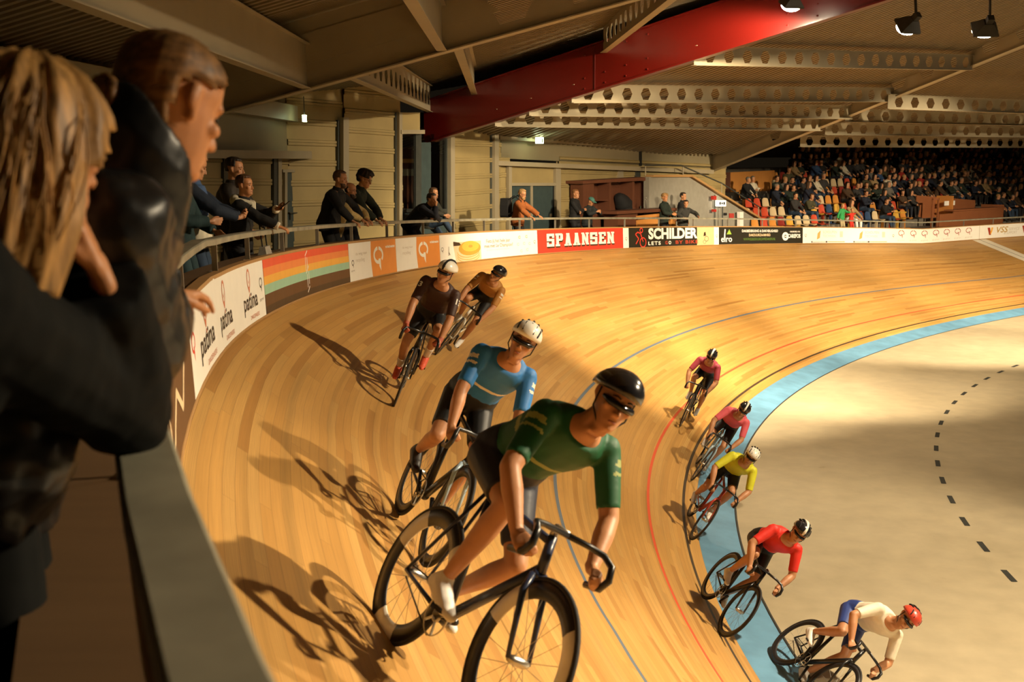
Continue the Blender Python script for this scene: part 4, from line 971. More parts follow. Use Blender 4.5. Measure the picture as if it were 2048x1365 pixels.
    def shoes(s, m, toes=None, name='shoe', ex=.007, vox=.009):
        for q in (1, -1):
            mb = MB(); s.foot(mb, q, (toes or {}).get(q, (q*.1, 1, 0)), ex); remesh(mb, vox, name, m, s.root, 1)
    def hair(s, m, line=L_SHORT, off=.015, disp=.006, name='hair', seed=1): return hair_cap(name, s.HM, s.k, m, s.root, line, off, disp, seed)
    def glasses(s, m, body):
        mb = MB(); k = s.k; T = lambda *p: s.HM @ (V(*p)*k)
        for q in (1, -1):
            mb.tube([T(q*(.033+.022*math.cos(t)), .094-.006*abs(math.cos(t)), .005+.017*math.sin(t)) for t in np.linspace(0, 2*math.pi, 13)], .0022*k, 5); mb.tube([T(q*.055, .088, .010), T(q*.078, .04, .012), T(q*.08, -.01, .012)], .002*k, 5)
        mb.tube([T(-.011, .098, .008), T(.011, .098, .008)], .002*k, 5); return mb.build('glasses', m, s.root)
    def beard(s, m, off=.010): return hair_cap('beard', s.HM, s.k, m, s.root, lambda z, a: (-.135 < z < -.045 and a < 1.5) and not (-.075 < z < -.055 and a < .28), off, .004, 3)
# ------------------------------------------------------------------ spectators at the rail
def cloth(n, r, g, b, rough=.85, **k): return mat('cloth_'+n, srgb(r, g, b), rough, var=k.pop('var', .10), scale=k.pop('scale', 10.), sheen=.0, **k)
HAIR_D = mat('hair_dark', (.025, .015, .009), .55, var=.4, scale=30., stretch=(1, 1, .2)); HAIR_B = mat('hair_brown', (.09, .045, .02), .55, var=.35, scale=30., stretch=(1, 1, .2))
HAIR_G = mat('hair_grey', (.20, .17, .13), .55, var=.3, scale=30.); HAIR_BL = mat('hair_blond', (.40, .23, .085), .5, var=.4, scale=26., stretch=(1, 1, .15)); HAIR_R = mat('hair_red_brown', (.22, .09, .03), .5, var=.3, scale=30.)
JEANS = cloth('jeans', 44, 62, 84); NAVY = cloth('navy', 26, 32, 46); BLACKC = cloth('black', 22, 21, 21); TROU = cloth('dark_trousers', 28, 28, 31)
SHOE_D = mat('shoe_dark', (.03, .025, .02), .5); SHOE_W = mat('shoe_white', (.75, .72, .66), .5)
PHONE = mat('phone_black', (.01, .01, .012), .15)
def inward(s): t = at(s)[2]; return Vector((math.sin(t), -math.cos(t), 0))
def spot(px, py, o, fwd=0., turn=0.):
    """place on the walkway whose head shows at px; returns root matrix and standing height reaching py"""
    best = None
    for s in np.arange(-3, 40, .02):
        p = walk(s, o)+inward(s)*fwd; x = proj(p+Vector((0, 0, 1.6)))[0]
        if best is None or abs(x-px) < best[0]: best = (abs(x-px), s, p)
    s, p = best[1], best[2]; D = (p-CAM).dot(C_F); zt = CAMZ-(py-proj(Vector((p.x, p.y, CAMZ)))[1])/FPX*D
    b = walk(s, o); f = Matrix.Rotation(turn, 3, 'Z') @ inward(s); r = f.cross(Vector((0, 0, 1)))
    return s, basis(r, f, Vector((0, 0, 1)), b), zt-b.z
def person(label, M, group=None): return empty('person', label=label, cat='person', group=group, mat=M)
def stand(px, py, o, label, fwd=.1, turn=0., lean=(.10, .22), hands=None, head=(0, -.25), hroll=0., fat=1., mats=(NAVY, TROU, HAIR_D), line=L_SHORT, hoff=.015, beard=None, glasses=False, hood=False, skin=SKIN, hx=None, ex=.022, pel=(0, 0, 0), hk=None, face=True, sleeve=.94, zfac=None, shoes=True, feet=None, vox=.007):
    s, M, zt = spot(px, py, o, fwd, turn)
    root = person(label, M)
    c = .55*math.cos((lean[0]+lean[1])/2)+.27*math.cos(lean[1]*.4) if zfac is None else zfac
    h = 1.76; k = zt/(.95+c); k = min(max(k, .8), 1.12)
    H = hands or {}
    f = Fig(root, h*k, pelvis=(pel[0], pel[1], (.95+pel[2])*k), lean=lean, head=head, hroll=hroll, fat=fat, hands={q: Vector(v) for q, v in H.items()} if H else {1: (.26, .1, .82*k), -1: (-.26, .1, .82*k)}, feet=feet or {1: (.12, -.02, .09*k), -1: (-.12, .04, .09*k)}, hhint=hx)
    if hk: f.hand = hk
    b = f.body(skin, vox=vox)
    if face: f.eyes(b)
    top = f.top(mats[0], hood=hood, ex=ex, sleeve=sleeve); f.trousers(mats[1])
    if shoes: f.shoes(SHOE_D)
    if line: f.hair(mats[2], line, hoff)
    if beard: f.beard(beard)
    if glasses: f.glasses(PHONE, b)
    return root, f, top
RH = 1.0+.012
def on_rail(o, dx=.26, h=RH): return {1: (dx, o-.055, h+.02), -1: (-dx, o-.055, h+.02)}
GRIP = lambda q: dict(d=(q*-.1, .75, -.35), n=(0, -.35, -.9), curl=.55, spread=.05, thumb=.3)
# 1 half hidden teal figure
stand(372, 318, .62, 'person in dark teal jacket half hidden behind the woman with the bun', fwd=.1, lean=(.05, .12), head=(0, -.2), mats=(cloth('teal', 20, 48, 50), cloth('teal_trousers', 34, 58, 62), HAIR_D), hands={1: (.16, .34, 1.12), -1: (-.20, .30, 1.0)}, hx={1: (1, -.5, -.4), -1: (-1, -.5, -.4)})
# 2 colour block sweater man with phone
root, f, top = stand(404, 303, .60, 'man in blue, white and navy colour block sweater looking down at his phone', fwd=.12, turn=.15, lean=(-.02, .12), head=(.1, -.42), fat=1.14, mats=(cloth('blue_sweater', 62, 88, 128), JEANS, HAIR_G), line=L_CREW, hands={1: (.06, .46, 1.14), -1: (-.05, .46, 1.14)}, hx={1: (1, -.3, -.6), -1: (-1, -.3, -.6)}, hk={1: dict(d=(-.6, .6, .25), n=(-.6, -.3, .5), curl=.6, thumb=.8), -1: dict(d=(.6, .6, .25), n=(.6, -.3, .5), curl=.6, thumb=.8)})
m2 = [cloth('blue_sweater', 62, 88, 128), cloth('white_band', 215, 205, 180), cloth('navy_sleeve', 24, 36, 54)]
def paint(o, mats, fn):
    o.data.materials.clear()
    for m in mats: o.data.materials.append(m)
    for p in o.data.polygons: p.material_index = fn(p.center)
def dist_arm(f, c):
    def seg(a, b):
        d = b-a; t = min(max((c-a).dot(d)/d.dot(d), 0), 1); return (c-a-d*t).length
    return min(min(seg(f.sh[q], f.el[q]), seg(f.el[q], f.wr[q])) for q in (1, -1))
paint(top, m2, lambda c: 2 if (dist_arm(f, c) < .085 and (c-f.sp_at(.3)).length > .2) else (1 if (c.z < f.sp_at(.20).z) else 0))
mb = MB(); mb.box((0, 0, 0), (.036, .005, .075), Matrix.Rotation(-.6, 3, 'X')); ph = mb.build('phone', PHONE, None, M=None); ph.matrix_world = root.matrix_world @ Matrix.Translation((.0, .535, 1.20)); tag(ph, 'black phone held by the man in the colour block sweater', 'phone')
# 3 dark jacket man
stand(478, 313, .62, 'tall man in dark brown jacket gazing right beside the colour block sweater', fwd=.12, lean=(.02, .16), head=(-.1, -.12), fat=1.12, mats=(cloth('dark_brown', 44, 36, 26, .7), cloth('dark_jeans', 30, 38, 52), HAIR_D), line=L_CREW, hands={1: (.20, .30, .98), -1: (-.12, .40, 1.02)}, hx={1: (1, -.4, -.5), -1: (-1, -.4, -.5)}, ex=.034)
# 4 young man
root, f, top = stand(495, 347, .40, 'young man with a white hood over his black jacket holding a phone', fwd=.12, lean=(.08, .18), head=(-.25, -.05), mats=(BLACKC, TROU, HAIR_B), line=L_CREW,  hands={1: (.20, .50, 1.03), -1: (-.02, .42, 1.22)}, hx={1: (1, -.3, -.5), -1: (-1, -.3, -.5)}, hk={-1: dict(d=(.3, .8, .2), n=(.6, -.2, .5), curl=.6), 1: dict(d=(-.2, .8, -.3), n=(-.2, -.2, -.9), curl=.6)}, skin=SKIN2)
WHOOD = cloth('white_hoodie', 205, 196, 172)
mb = MB(); b0 = f.sp_at(.50); fw = Vector((0, 1, 0)); mb.sphere(b0-fw*.085, (.115, .065, .075), 12, 8)
for q in (1, -1): capsule(mb, b0-fw*.05+f.R*q*.10, b0+fw*.10+f.R*q*.05-f.dn*.03, .040, .030, 8); capsule(mb, b0+fw*.10+f.R*q*.05-f.dn*.03, f.sp_at(.36)+fw*.135+f.R*q*.02, .028, .016, 8)
remesh(mb, .010, 'hood', WHOOD, root, 2)
for q in (1, -1): mb = MB(); d_ = (f.wr[q]-f.el[q]).normalized(); capsule(mb, f.wr[q]-d_*.07, f.wr[q]-d_*.005, .050, .046, 10, True); remesh(mb, .009, 'cuff', WHOOD, root, 1)
mb = MB(); mb.box((0, 0, 0), (.036, .005, .07), Matrix.Rotation(-.9, 3, 'X')); ph = mb.build('phone', PHONE); ph.matrix_world = root.matrix_world @ Matrix.Translation((.03, .52, 1.26)); tag(ph, 'dark phone held by the young man with the white hood', 'phone')
Mx = root.matrix_world
mb = MB(); mb.loft([[(-.14+.02*math.sin(i), .07*j, 0) for i, j in ((0, -1), (1, 1))] + [(.14, .07, 0), (.14, -.07, 0)], [(-.15, -.06, .15), (-.15, .06, .15), (.15, .06, .15), (.15, -.06, .15)], [(-.11, -.03, .30), (-.11, .03, .30), (.11, .03, .30), (.11, -.03, .30)]])
bg_ = empty('shoulder_bag', label='shiny grey bag hanging below the young man with the white hood', cat='bag', mat=Mx @ Matrix.Translation((.12, .30, .52)))
mb.build('bag_body', mat('bag_silver', (.42, .40, .34), .35, .3, scale=12., var=.3), bg_); mb = MB(); mb.tube([(-.1, 0, .29), (-.1, -.02, .5), (.0, -.05, .62), (.1, -.02, .5), (.1, 0, .29)], .008, 6); mb.build('strap', BLACKC, bg_)
# 5-7 trio leaning on the rail
o = .52
stand(682, 339, o, 'bearded man in black sweater leaning on the rail, nearest of the trio', fwd=.22, lean=(.22, .42), head=(-.1, -.15), fat=1.08, mats=(BLACKC, BLACKC, HAIR_B), line=L_CREW, hands=on_rail(o, .22), hx={1: (.7, -.2, .3), -1: (-.7, -.2, .3)}, hk={1: GRIP(1), -1: GRIP(-1)}, beard=HAIR_B)
o = .56
stand(692, 362, o, 'balding bearded man with glasses in cream knitted sweater leaning on rail', fwd=.22, lean=(.35, .60), head=(-.1, -.2), mats=(cloth('cream_knit', 200, 172, 112, scale=40., var=.2), TROU, HAIR_D), line=L_BALD, hoff=.008, hands=on_rail(o, .12), hx={1: (.6, -.2, .2), -1: (-.6, -.2, .2)}, hk={1: GRIP(1), -1: GRIP(-1)}, beard=HAIR_D, glasses=True)
o = .60
stand(726, 339, o, 'young man with curly black hair and glasses in dark green sweater', fwd=.3, lean=(.35, .62), head=(-.05, -.38), mats=(cloth('dark_green', 36, 44, 32), TROU, HAIR_D), line=L_LONG if 0 else L_SHORT, hoff=.036, hands=on_rail(o, .13), hx={1: (.6, -.2, .2), -1: (-.6, -.2, .2)}, hk={1: GRIP(1), -1: GRIP(-1)}, glasses=True)
# 8 man sitting at the window
s, M, zt = spot(862, 354, 1.75, 0., .1)
root = person('man in dark jacket and jeans seated on the window sill with one foot up', M); k = 1.0
f = Fig(root, 1.78, pelvis=(0, -.05, .86), lean=(.10, .22), head=(-.15, -.1), hands={1: (.2, .40, 1.05), -1: (-.2, .30, .95)}, feet={1: (.12, .62, .55), -1: (-.12, .35, .09)}, hhint={1: (1, -.2, -.3), -1: (-1, -.3, -.3)}, khint={1: (.1, .5, 1), -1: (-.1, 1, .3)})
b = f.body(SKIN, vox=.008); f.eyes(b); f.top(cloth('dark_olive', 40, 40, 30), ex=.026); f.trousers(JEANS); f.shoes(SHOE_W); f.hair(HAIR_B, L_CREW); f.beard(HAIR_B, .006)
mb = MB(); mb.box((.12, .62, .455), (.16, .2, .015)); mb.box((.12, .74, .23), (.14, .02, .215)); mb.box((.12, .50, .23), (.14, .02, .215)); st_ = mb.build('foot_stool', M_ORANGEWOOD); st_.matrix_world = M; tag(st_, 'low wooden step under the foot of the seated window man', 'step')
# 9 bent man
o = .42
root, f, top = stand(868, 383, o, 'man in dark navy jacket bent over the rail with chin on his hand', fwd=.36, lean=(.62, 1.0), head=(-.25, -.15), pel=(0, -.12, -.02), fat=1.08, mats=(cloth('dark_navy', 24, 27, 38), NAVY, HAIR_D), line=L_CREW, hands={1: (.03, o-.02, 1.26), -1: (.12, o-.03, 1.06)}, hx={1: (.6, .3, -1), -1: (-1, .1, -.4)}, hk={1: dict(d=(0, .25, .95), n=(-.2, -.9, .2), curl=.9), -1: dict(d=(1, .1, -.1), n=(0, 0, -1), curl=.4)}, zfac=.62, ex=.03)
# 11 orange jacket
o = .50
root, f, top = stand(1047, 376, o, 'fair bearded man in orange brown jacket with both hands on the rail', fwd=.16, turn=.12, lean=(.08, .26), head=(-.2, -.3), mats=(cloth('orange_brown', 150, 84, 34), TROU, HAIR_BL), line=L_CREW, hands=on_rail(o, .3), hx={1: (.8, -.3, .1), -1: (-.8, -.3, .1)}, hk={1: GRIP(1), -1: GRIP(-1)}, beard=HAIR_BL, glasses=True, ex=.03)
mb = MB(); mb.loft([[Vector((x*sx_, -.30+y*.10, z)) for x, y in ((-1, -1), (1, -1), (1, 1), (-1, 1))] for z, sx_ in ((1.0, .13), (1.05, .16), (1.3, .16), (1.46, .12))]); bk = empty('backpack', label='black backpack worn by the man in the orange brown jacket', cat='backpack', mat=root.matrix_world)
mb.build('pack', BLACKC, bk, smooth=False)
for q in (-1, 1): mb = MB(); mb.tube([(q*.10, -.22, 1.42), (q*.12, -.04, 1.52), (q*.12, .14, 1.40), (q*.13, .10, 1.2), (q*.14, -.2, 1.08)], .014, 6); mb.build('strap', BLACKC, bk)
# 12, 13
stand(1152, 377, 1.0, 'man in black jacket with cream hood and folded arms before the bar', fwd=.05, turn=.2, lean=(0, .08), head=(-.3, -.02), mats=(BLACKC, TROU, HAIR_R), line=L_CREW, hood=True, hands={1: (-.12, .24, 1.18), -1: (.12, .22, 1.12)}, hx={1: (1, -.2, -.5), -1: (-1, -.2, -.5)})
root, f, top = stand(1182, 392, .9, 'person in teal cap and dark jacket looking at a phone before the bar', fwd=.12, turn=-.1, lean=(.1, .3), head=(-.1, -.5), mats=(cloth('dark_slate', 32, 36, 36), TROU, HAIR_D), line=None, hands={1: (.08, .40, 1.15), -1: (-.08, .40, 1.12)}, hx={1: (1, -.3, -.5), -1: (-1, -.3, -.5)})
f.hair(cloth('teal_cap', 70, 120, 110), lambda z, a: z > .045, .018, .0, 'cap'); mb = MB(); mb.loft([[f.HM @ V(x, y, z) for x, y, z in ((-.07, .085, .05), (.07, .085, .05), (.045, .16, .045), (-.045, .16, .045))], [f.HM @ V(x, y, z+.008) for x, y, z in ((-.07, .085, .05), (.07, .085, .05), (.045, .16, .045), (-.045, .16, .045))]]); mb.build('cap_peak', cloth('teal_cap', 70, 120, 110), root)
# 14-16
stand(1330, 385, .8, 'woman with short blond hair in dark green jacket in front of the bar counter', fwd=.05, turn=.1, lean=(0, .08), head=(-.3, -.05), mats=(cloth('deep_green', 28, 40, 30), TROU, HAIR_BL), line=L_SHORT, hoff=.024, hands={1: (.1, .36, 1.1), -1: (-.25, .25, .95)}, hx={1: (1, -.3, -.5), -1: (-1, -.3, -.5)}, skin=SKIN2)
stand(1367, 383, 1.05, 'dark haired man in black standing behind a man in charcoal by the bar', fwd=.05, turn=.2, lean=(0, .08), head=(-.1, -.1), mats=(BLACKC, TROU, HAIR_D), line=L_CREW)
stand(1377, 398, .6, 'man in charcoal jacket leaning at the rail right of the blond woman', fwd=.2, turn=-.35, lean=(.15, .35), head=(-.5, -.2), mats=(cloth('charcoal', 46, 46, 42), TROU, HAIR_D), line=L_CREW, hands={1: (.24, .36, 1.0), -1: (-.22, .5, 1.03)}, hx={1: (.8, -.3, .1), -1: (-.8, -.3, .1)}, ex=.03)
# ------------------------------------------------------------------ the two women in the foreground
PUFF = mat('black_puffer', (.007, .0075, .008), .38, var=.3, scale=4., spec=.35); COAT = mat('black_wool_coat', (.0035, .004, .0035), .85, var=.3, scale=6., spec=.15)
BL1 = mat('bob_blond', (.36, .195, .06), .50, spec=.3, var=.6, scale=9., stretch=(7, 7, .6)); BL2 = mat('bun_blond', (.19, .095, .03), .52, spec=.3, var=.5, scale=10., stretch=(5, 1.2, 6))
def fig_at(root, T, M3, **kw):
    """figure whose head lands on world point T with its feet on the walkway"""
    k = 1.
    for _ in range(4):
        f = Fig(root, 1.76*k, **{q: (v(k) if callable(v) else v) for q, v in kw.items()})
        w = M3 @ f.hc; z0 = fp(s_near((T.x, T.y)), RSET, FLOOR_DROP).z
        k *= (T.z-z0)/w.z
    return f, Vector((T.x-w.x, T.y-w.y, z0)), k
sN = -4.6
def local_frame(px, D):
    P = atY(px, 600, D); s = s_near((P.x, P.y)); best = min(np.arange(-8, 0, .05), key=lambda q: (fp(q, RSET, 0).xy-P.xy).length); f = inward(best); r = f.cross(Vector((0, 0, 1))); return Matrix((r, f, Vector((0, 0, 1)))).transposed()
def woman(T, M3, label, lean, head, pel, hroll=0.):
    root = empty('person', label=label, cat='person')
    f, o, k = fig_at(root, T, M3, lean=lean, head=head, hroll=hroll, pelvis=lambda k: (pel[0], pel[1], .95*k+pel[2]))
    M = M3.to_4x4(); M.translation = o; root.matrix_world = M
    print('WOMAN base', o, 'offset', min(((fp(q, RSET, 0).xy-o.xy).length, q) for q in np.arange(-9, 2, .05)), k)
    return root, f, M, k
def regrip(f, M, hands, hx):
    Mi = M.inverted()
    for q in (1, -1): f.el[q], f.wr[q] = ik(f.sh[q], Mi @ hands[q], .29*f.k, .255*f.k, hx[q])
# woman with the bun -----------------------------------------------------
M3 = local_frame(330, 2.1)
T = atY(340, 214, 2.12)
root, f, M, k = woman(T, M3, 'woman with blond hair in a bun and shiny black jacket leaning on the rail', (.42, .74), (.58, -.42), (0, .06, 0))
Mi = M.inverted()
regrip(f, M, {1: atY(312, 604, 2.25), -1: atY(328, 590, 2.36)}, {1: (.6, -.5, -.6), -1: (-.6, .2, -.6)})
f.el[1] = Mi @ atY(286, 692, 2.06); f.wr[1] = Mi @ atY(306, 608, 2.24)
W3 = M3.inverted()
f.hand = {1: dict(d=W3 @ Vector((-.2, .9, -.1)), n=(0, 0, -1), curl=.4), -1: dict(d=W3 @ Vector((.2, .9, -.1)), n=(0, 0, -1), curl=.4)}
b = f.body(SKIN2, vox=.0055); f.eyes(b)
f.top(PUFF, 'jacket', ex=.042, sleeve=.98, vox=.010, disp=.035, collar=False, armex=.040); f.trousers(COAT)
mb = MB(); n0 = f.sp_at(.43); rings = []
def cring(z, r, tilt, cy):
    return [f.HM @ Vector((math.cos(a)*r, cy+math.sin(a)*r*1.08, z-tilt*math.sin(a)+.006*math.sin(5*a))) for a in np.linspace(0, 2*math.pi, 28, endpoint=False)]
lowr = [n0+(q-f.HM @ Vector((0, -.04, -.14)))*1.25 for q in cring(-.14, .11, 0, -.04)]
out = [lowr, cring(-.135, .112, .05, -.035), cring(-.085, .106, .075, -.03)]
ins = [cring(-.087, .090, .072, -.03), cring(-.14, .088, .05, -.035)]
mb.loft(out+ins); remesh(mb, .007, 'collar', PUFF, root, 2, .012)
def wline(z, a): return z > float(np.interp(a, (0, .5, .9, 1.3, 1.7, 1.95, 2.3), (.092, .088, .058, .04, .03, -.05, -.09)))
hr = f.hair(BL2, wline, .008, .002, 'hair', 4)
mb = MB(); c = f.HM @ Vector((0, -.128, -.05)); mb.sphere(c, (.042, .038, .042), 14, 10)
for i in range(9):
    a = i*.7; mb.tube([f.HM @ Vector((.035*math.cos(a+t), -.128-.02*math.sin(t*2), -.05+.035*math.sin(a+t))) for t in np.linspace(0, 1.6, 6)], [.004, .010, .012, .011, .008, .003], 6)
mb.build('hair_bun', BL2, root, smooth=True)
mb = MB()
rng = random.Random(5)
for i in range(26):
    a = rng.uniform(1.8, 2.9)*rng.choice((-1, 1)); z = rng.uniform(-.07, .05)
    mb.tube([f.HM @ (hpt(z+(-.04-z)*t, a+(math.copysign(math.pi, a)-a)*t, .015+.004*math.sin(9*t+i))) for t in (0, .35, .7, 1)], [.0008, .0014, .0014, .001], 4)
mb.build('loose_strands', BL2, root)['kind'] = 'stuff'
# woman with the bob -----------------------------------------------------
M3 = local_frame(150, 1.72)
T = atY(66, 296, 1.70)
root, f, M, k = woman(T, M3, 'woman with blond bob in black coat resting her cheek on her hand, nearest the camera', (.42, .80), (.66, -.24), (0, .04, 0), hroll=.10)
W3 = M3.inverted()
regrip(f, M, {1: atY(165, 560, 1.78), -1: atY(120, 800, 1.95)}, {1: W3 @ Vector((.6, .5, -1)), -1: (-.6, .2, -.6)})
# plant the right elbow on the rail, hand up to the cheek
Mi = M.inverted(); el = Mi @ atY(256, 826, 1.97); wr = Mi @ atY(200, 548, 1.76)
f.el[1] = el; f.wr[1] = wr
up_ = W3 @ Vector((-.28, -.12, .95))
f.hand = {1: dict(d=up_, n=W3 @ Vector((-.72, -.2, -.15)), curl=.42, spread=.07, thumb=.7), -1: dict(d=W3 @ Vector((.3, .9, -.1)), n=(0, 0, -1), curl=.4)}
b = f.body(SKIN2, vox=.0055); f.eyes(b)
f.top(COAT, 'coat', ex=.045, sleeve=.97, vox=.010, disp=.022, armex=.042); f.trousers(COAT)
mb = MB(); rings = []
for z, rx_, ry_ in ((.02, .20, .16), (-.25, .21, .18), (-.60, .24, .21)):
    c = f.P+Vector((0, -.02, z)); rings.append([c+Vector((rx_*math.cos(a)+.008*math.sin(6*a), ry_*math.sin(a), 0)) for a in np.linspace(0, 2*math.pi, 26, endpoint=False)])
mb.loft(rings); remesh(mb, .016, 'coat_skirt', COAT, root, 2, .03)
def bob(f, m, root, seed=3):
    rng = random.Random(seed); na, nz = 72, 26; mb = MB(); idx = {}
    ph = [rng.uniform(0, 6.28) for _ in range(6)]
    for j in range(nz):
        z = .118-(.118+.235)*(j/(nz-1))**.85
        for i in range(na):
            a = 2*math.pi*i/na; aa = a if a <= math.pi else a-2*math.pi; ab = abs(aa)
            front = (.62+(.75 if aa > 0 else .1)*min(1, max(0, (.05-z)/.10))) if z < .075 else -1
            if ab < front: continue
            zz = max(z, -.035); off = .020+.020*max(0, min(1, (.08-z)/.12)); off += .006*math.sin(aa*11+ph[0])+.005*math.sin(aa*23+ph[1]+z*18)
            if z < -.12: off -= (-.12-z)*.16
            p = hpt(zz, a, off); p.z = z+max(0, (z-.05)/.068)*.020; p.y -= max(0, -z)*.10
            idx[(j, i)] = len(mb.v); mb.v.append(tuple(f.HM @ (p*f.k)))
    for j in range(nz-1):
        for i in range(na):
            q = [(j, i), (j, (i+1) % na), (j+1, (i+1) % na), (j+1, i)]
            if all(c in idx for c in q): mb.f.append(tuple(idx[c] for c in q)); mb.m.append(0)
    t = [idx[(0, i)] for i in range(na) if (0, i) in idx]
    if len(t) == na: mb.f.append(tuple(t)); mb.m.append(0)
    o = mb.build('hair', m, root, smooth=True); bm = bmesh.new(); bm.from_mesh(o.data); bmesh.ops.solidify(bm, geom=bm.faces[:], thickness=.012); bmesh.ops.recalc_face_normals(bm, faces=bm.faces[:]); bm.to_mesh(o.data); bm.free()
    o.data.polygons.foreach_set('use_smooth', [True]*len(o.data.polygons))
    mb = MB()
    for i in range(46):
        a = rng.uniform(1.5, math.pi)*rng.choice((-1, 1)); z0 = rng.uniform(.02, .10); ln = rng.uniform(.12, .26); pts = []
        for t in np.linspace(0, 1, 7):
            z = z0-ln*t; zz = max(z, -.035); p = hpt(zz, a+.12*math.sin(t*3+i), .030+.018*max(0, min(1, (.08-z)/.12))+.004*math.sin(5*t+i)-max(0, -.12-z)*.16); p.z = z; p.y -= max(0, -z)*.10; pts.append(f.HM @ (p*f.k))
        mb.tube(pts, [.0006, .0016, .002, .002, .002, .0014, .0006], 5)
    k = mb.build('hair_strands', m, root, smooth=True); k['kind'] = 'stuff'
bob(f, BL1, root)
# ------------------------------------------------------------------ track bicycles and riders
CARB = mat('frame_black_carbon', (.012, .012, .013), .3); TYRE = mat('tyre_rubber', (.018, .016, .015), .75); ALU = mat('bike_alloy', (.55, .53, .48), .3, .9)
RIMB = mat('rim_black', (.02, .02, .022), .35); RIMW = mat('rim_white_decal', (.78, .74, .64), .4); SPK = mat('spoke_steel', (.4, .4, .38), .35, .8)
WR = .335; BBZ = .275; RAX = Vector((0, -.39, WR)); FAX = Vector((0, .59, WR)); BBP = Vector((0, 0, BBZ))
ST = Vector((0, -.155, .86)); HT = Vector((0, .415, .80)); HB = Vector((0, .455, .655)); SAD = Vector((0, -.19, .945)); BARC = Vector((0, .50, .835))
def wheel(parent, ax, deep, decal, spokes=18):
    w = bpy.data.objects.new('wheel', None); link(w); w.parent = parent; w.location = ax
    mb = MB(); mb.torus((0, 0, 0), (1, 0, 0), WR-.011, .011, 48, 8); mb.build('tyre', TYRE, w, smooth=True)
    mb = MB(); n = 48; prof = [(WR-.02, .009), (WR-.02-deep*.5, .012), (WR-.02-deep, .003), (WR-.02-deep, -.003), (WR-.02-deep*.5, -.012), (WR-.02, -.009)]
    for i in range(n):
        a = 2*math.pi*i/n
        for r, x in prof: mb.v.append((x, r*math.cos(a), r*math.sin(a)))
    k = len(prof)
    for i in range(n):
        for j in range(k):
            mb.f.append((i*k+j, i*k+(j+1) % k, ((i+1) % n)*k+(j+1) % k, ((i+1) % n)*k+j)); mb.m.append(1 if decal and (i % 16) < 6 else 0)
    mb.build('rim', [RIMB, RIMW], w, smooth=True)
    mb = MB(); mb.tube([(-.05, 0, 0), (-.03, 0, 0), (.03, 0, 0), (.05, 0, 0)], [.012, .02, .02, .012], 10); mb.build('hub', ALU, w, smooth=True)
    mb = MB()
    for i in range(spokes):
        a = 2*math.pi*i/spokes; sd = 1 if i % 2 else -1; b = a+.35*(1 if (i//2) % 2 else -1)
        mb.tube([(sd*.028, .02*math.cos(b), .02*math.sin(b)), (0, (WR-.02-deep)*math.cos(a), (WR-.02-deep)*math.sin(a))], .0013, 4)
    mb.build('spokes', SPK, w)
    return w
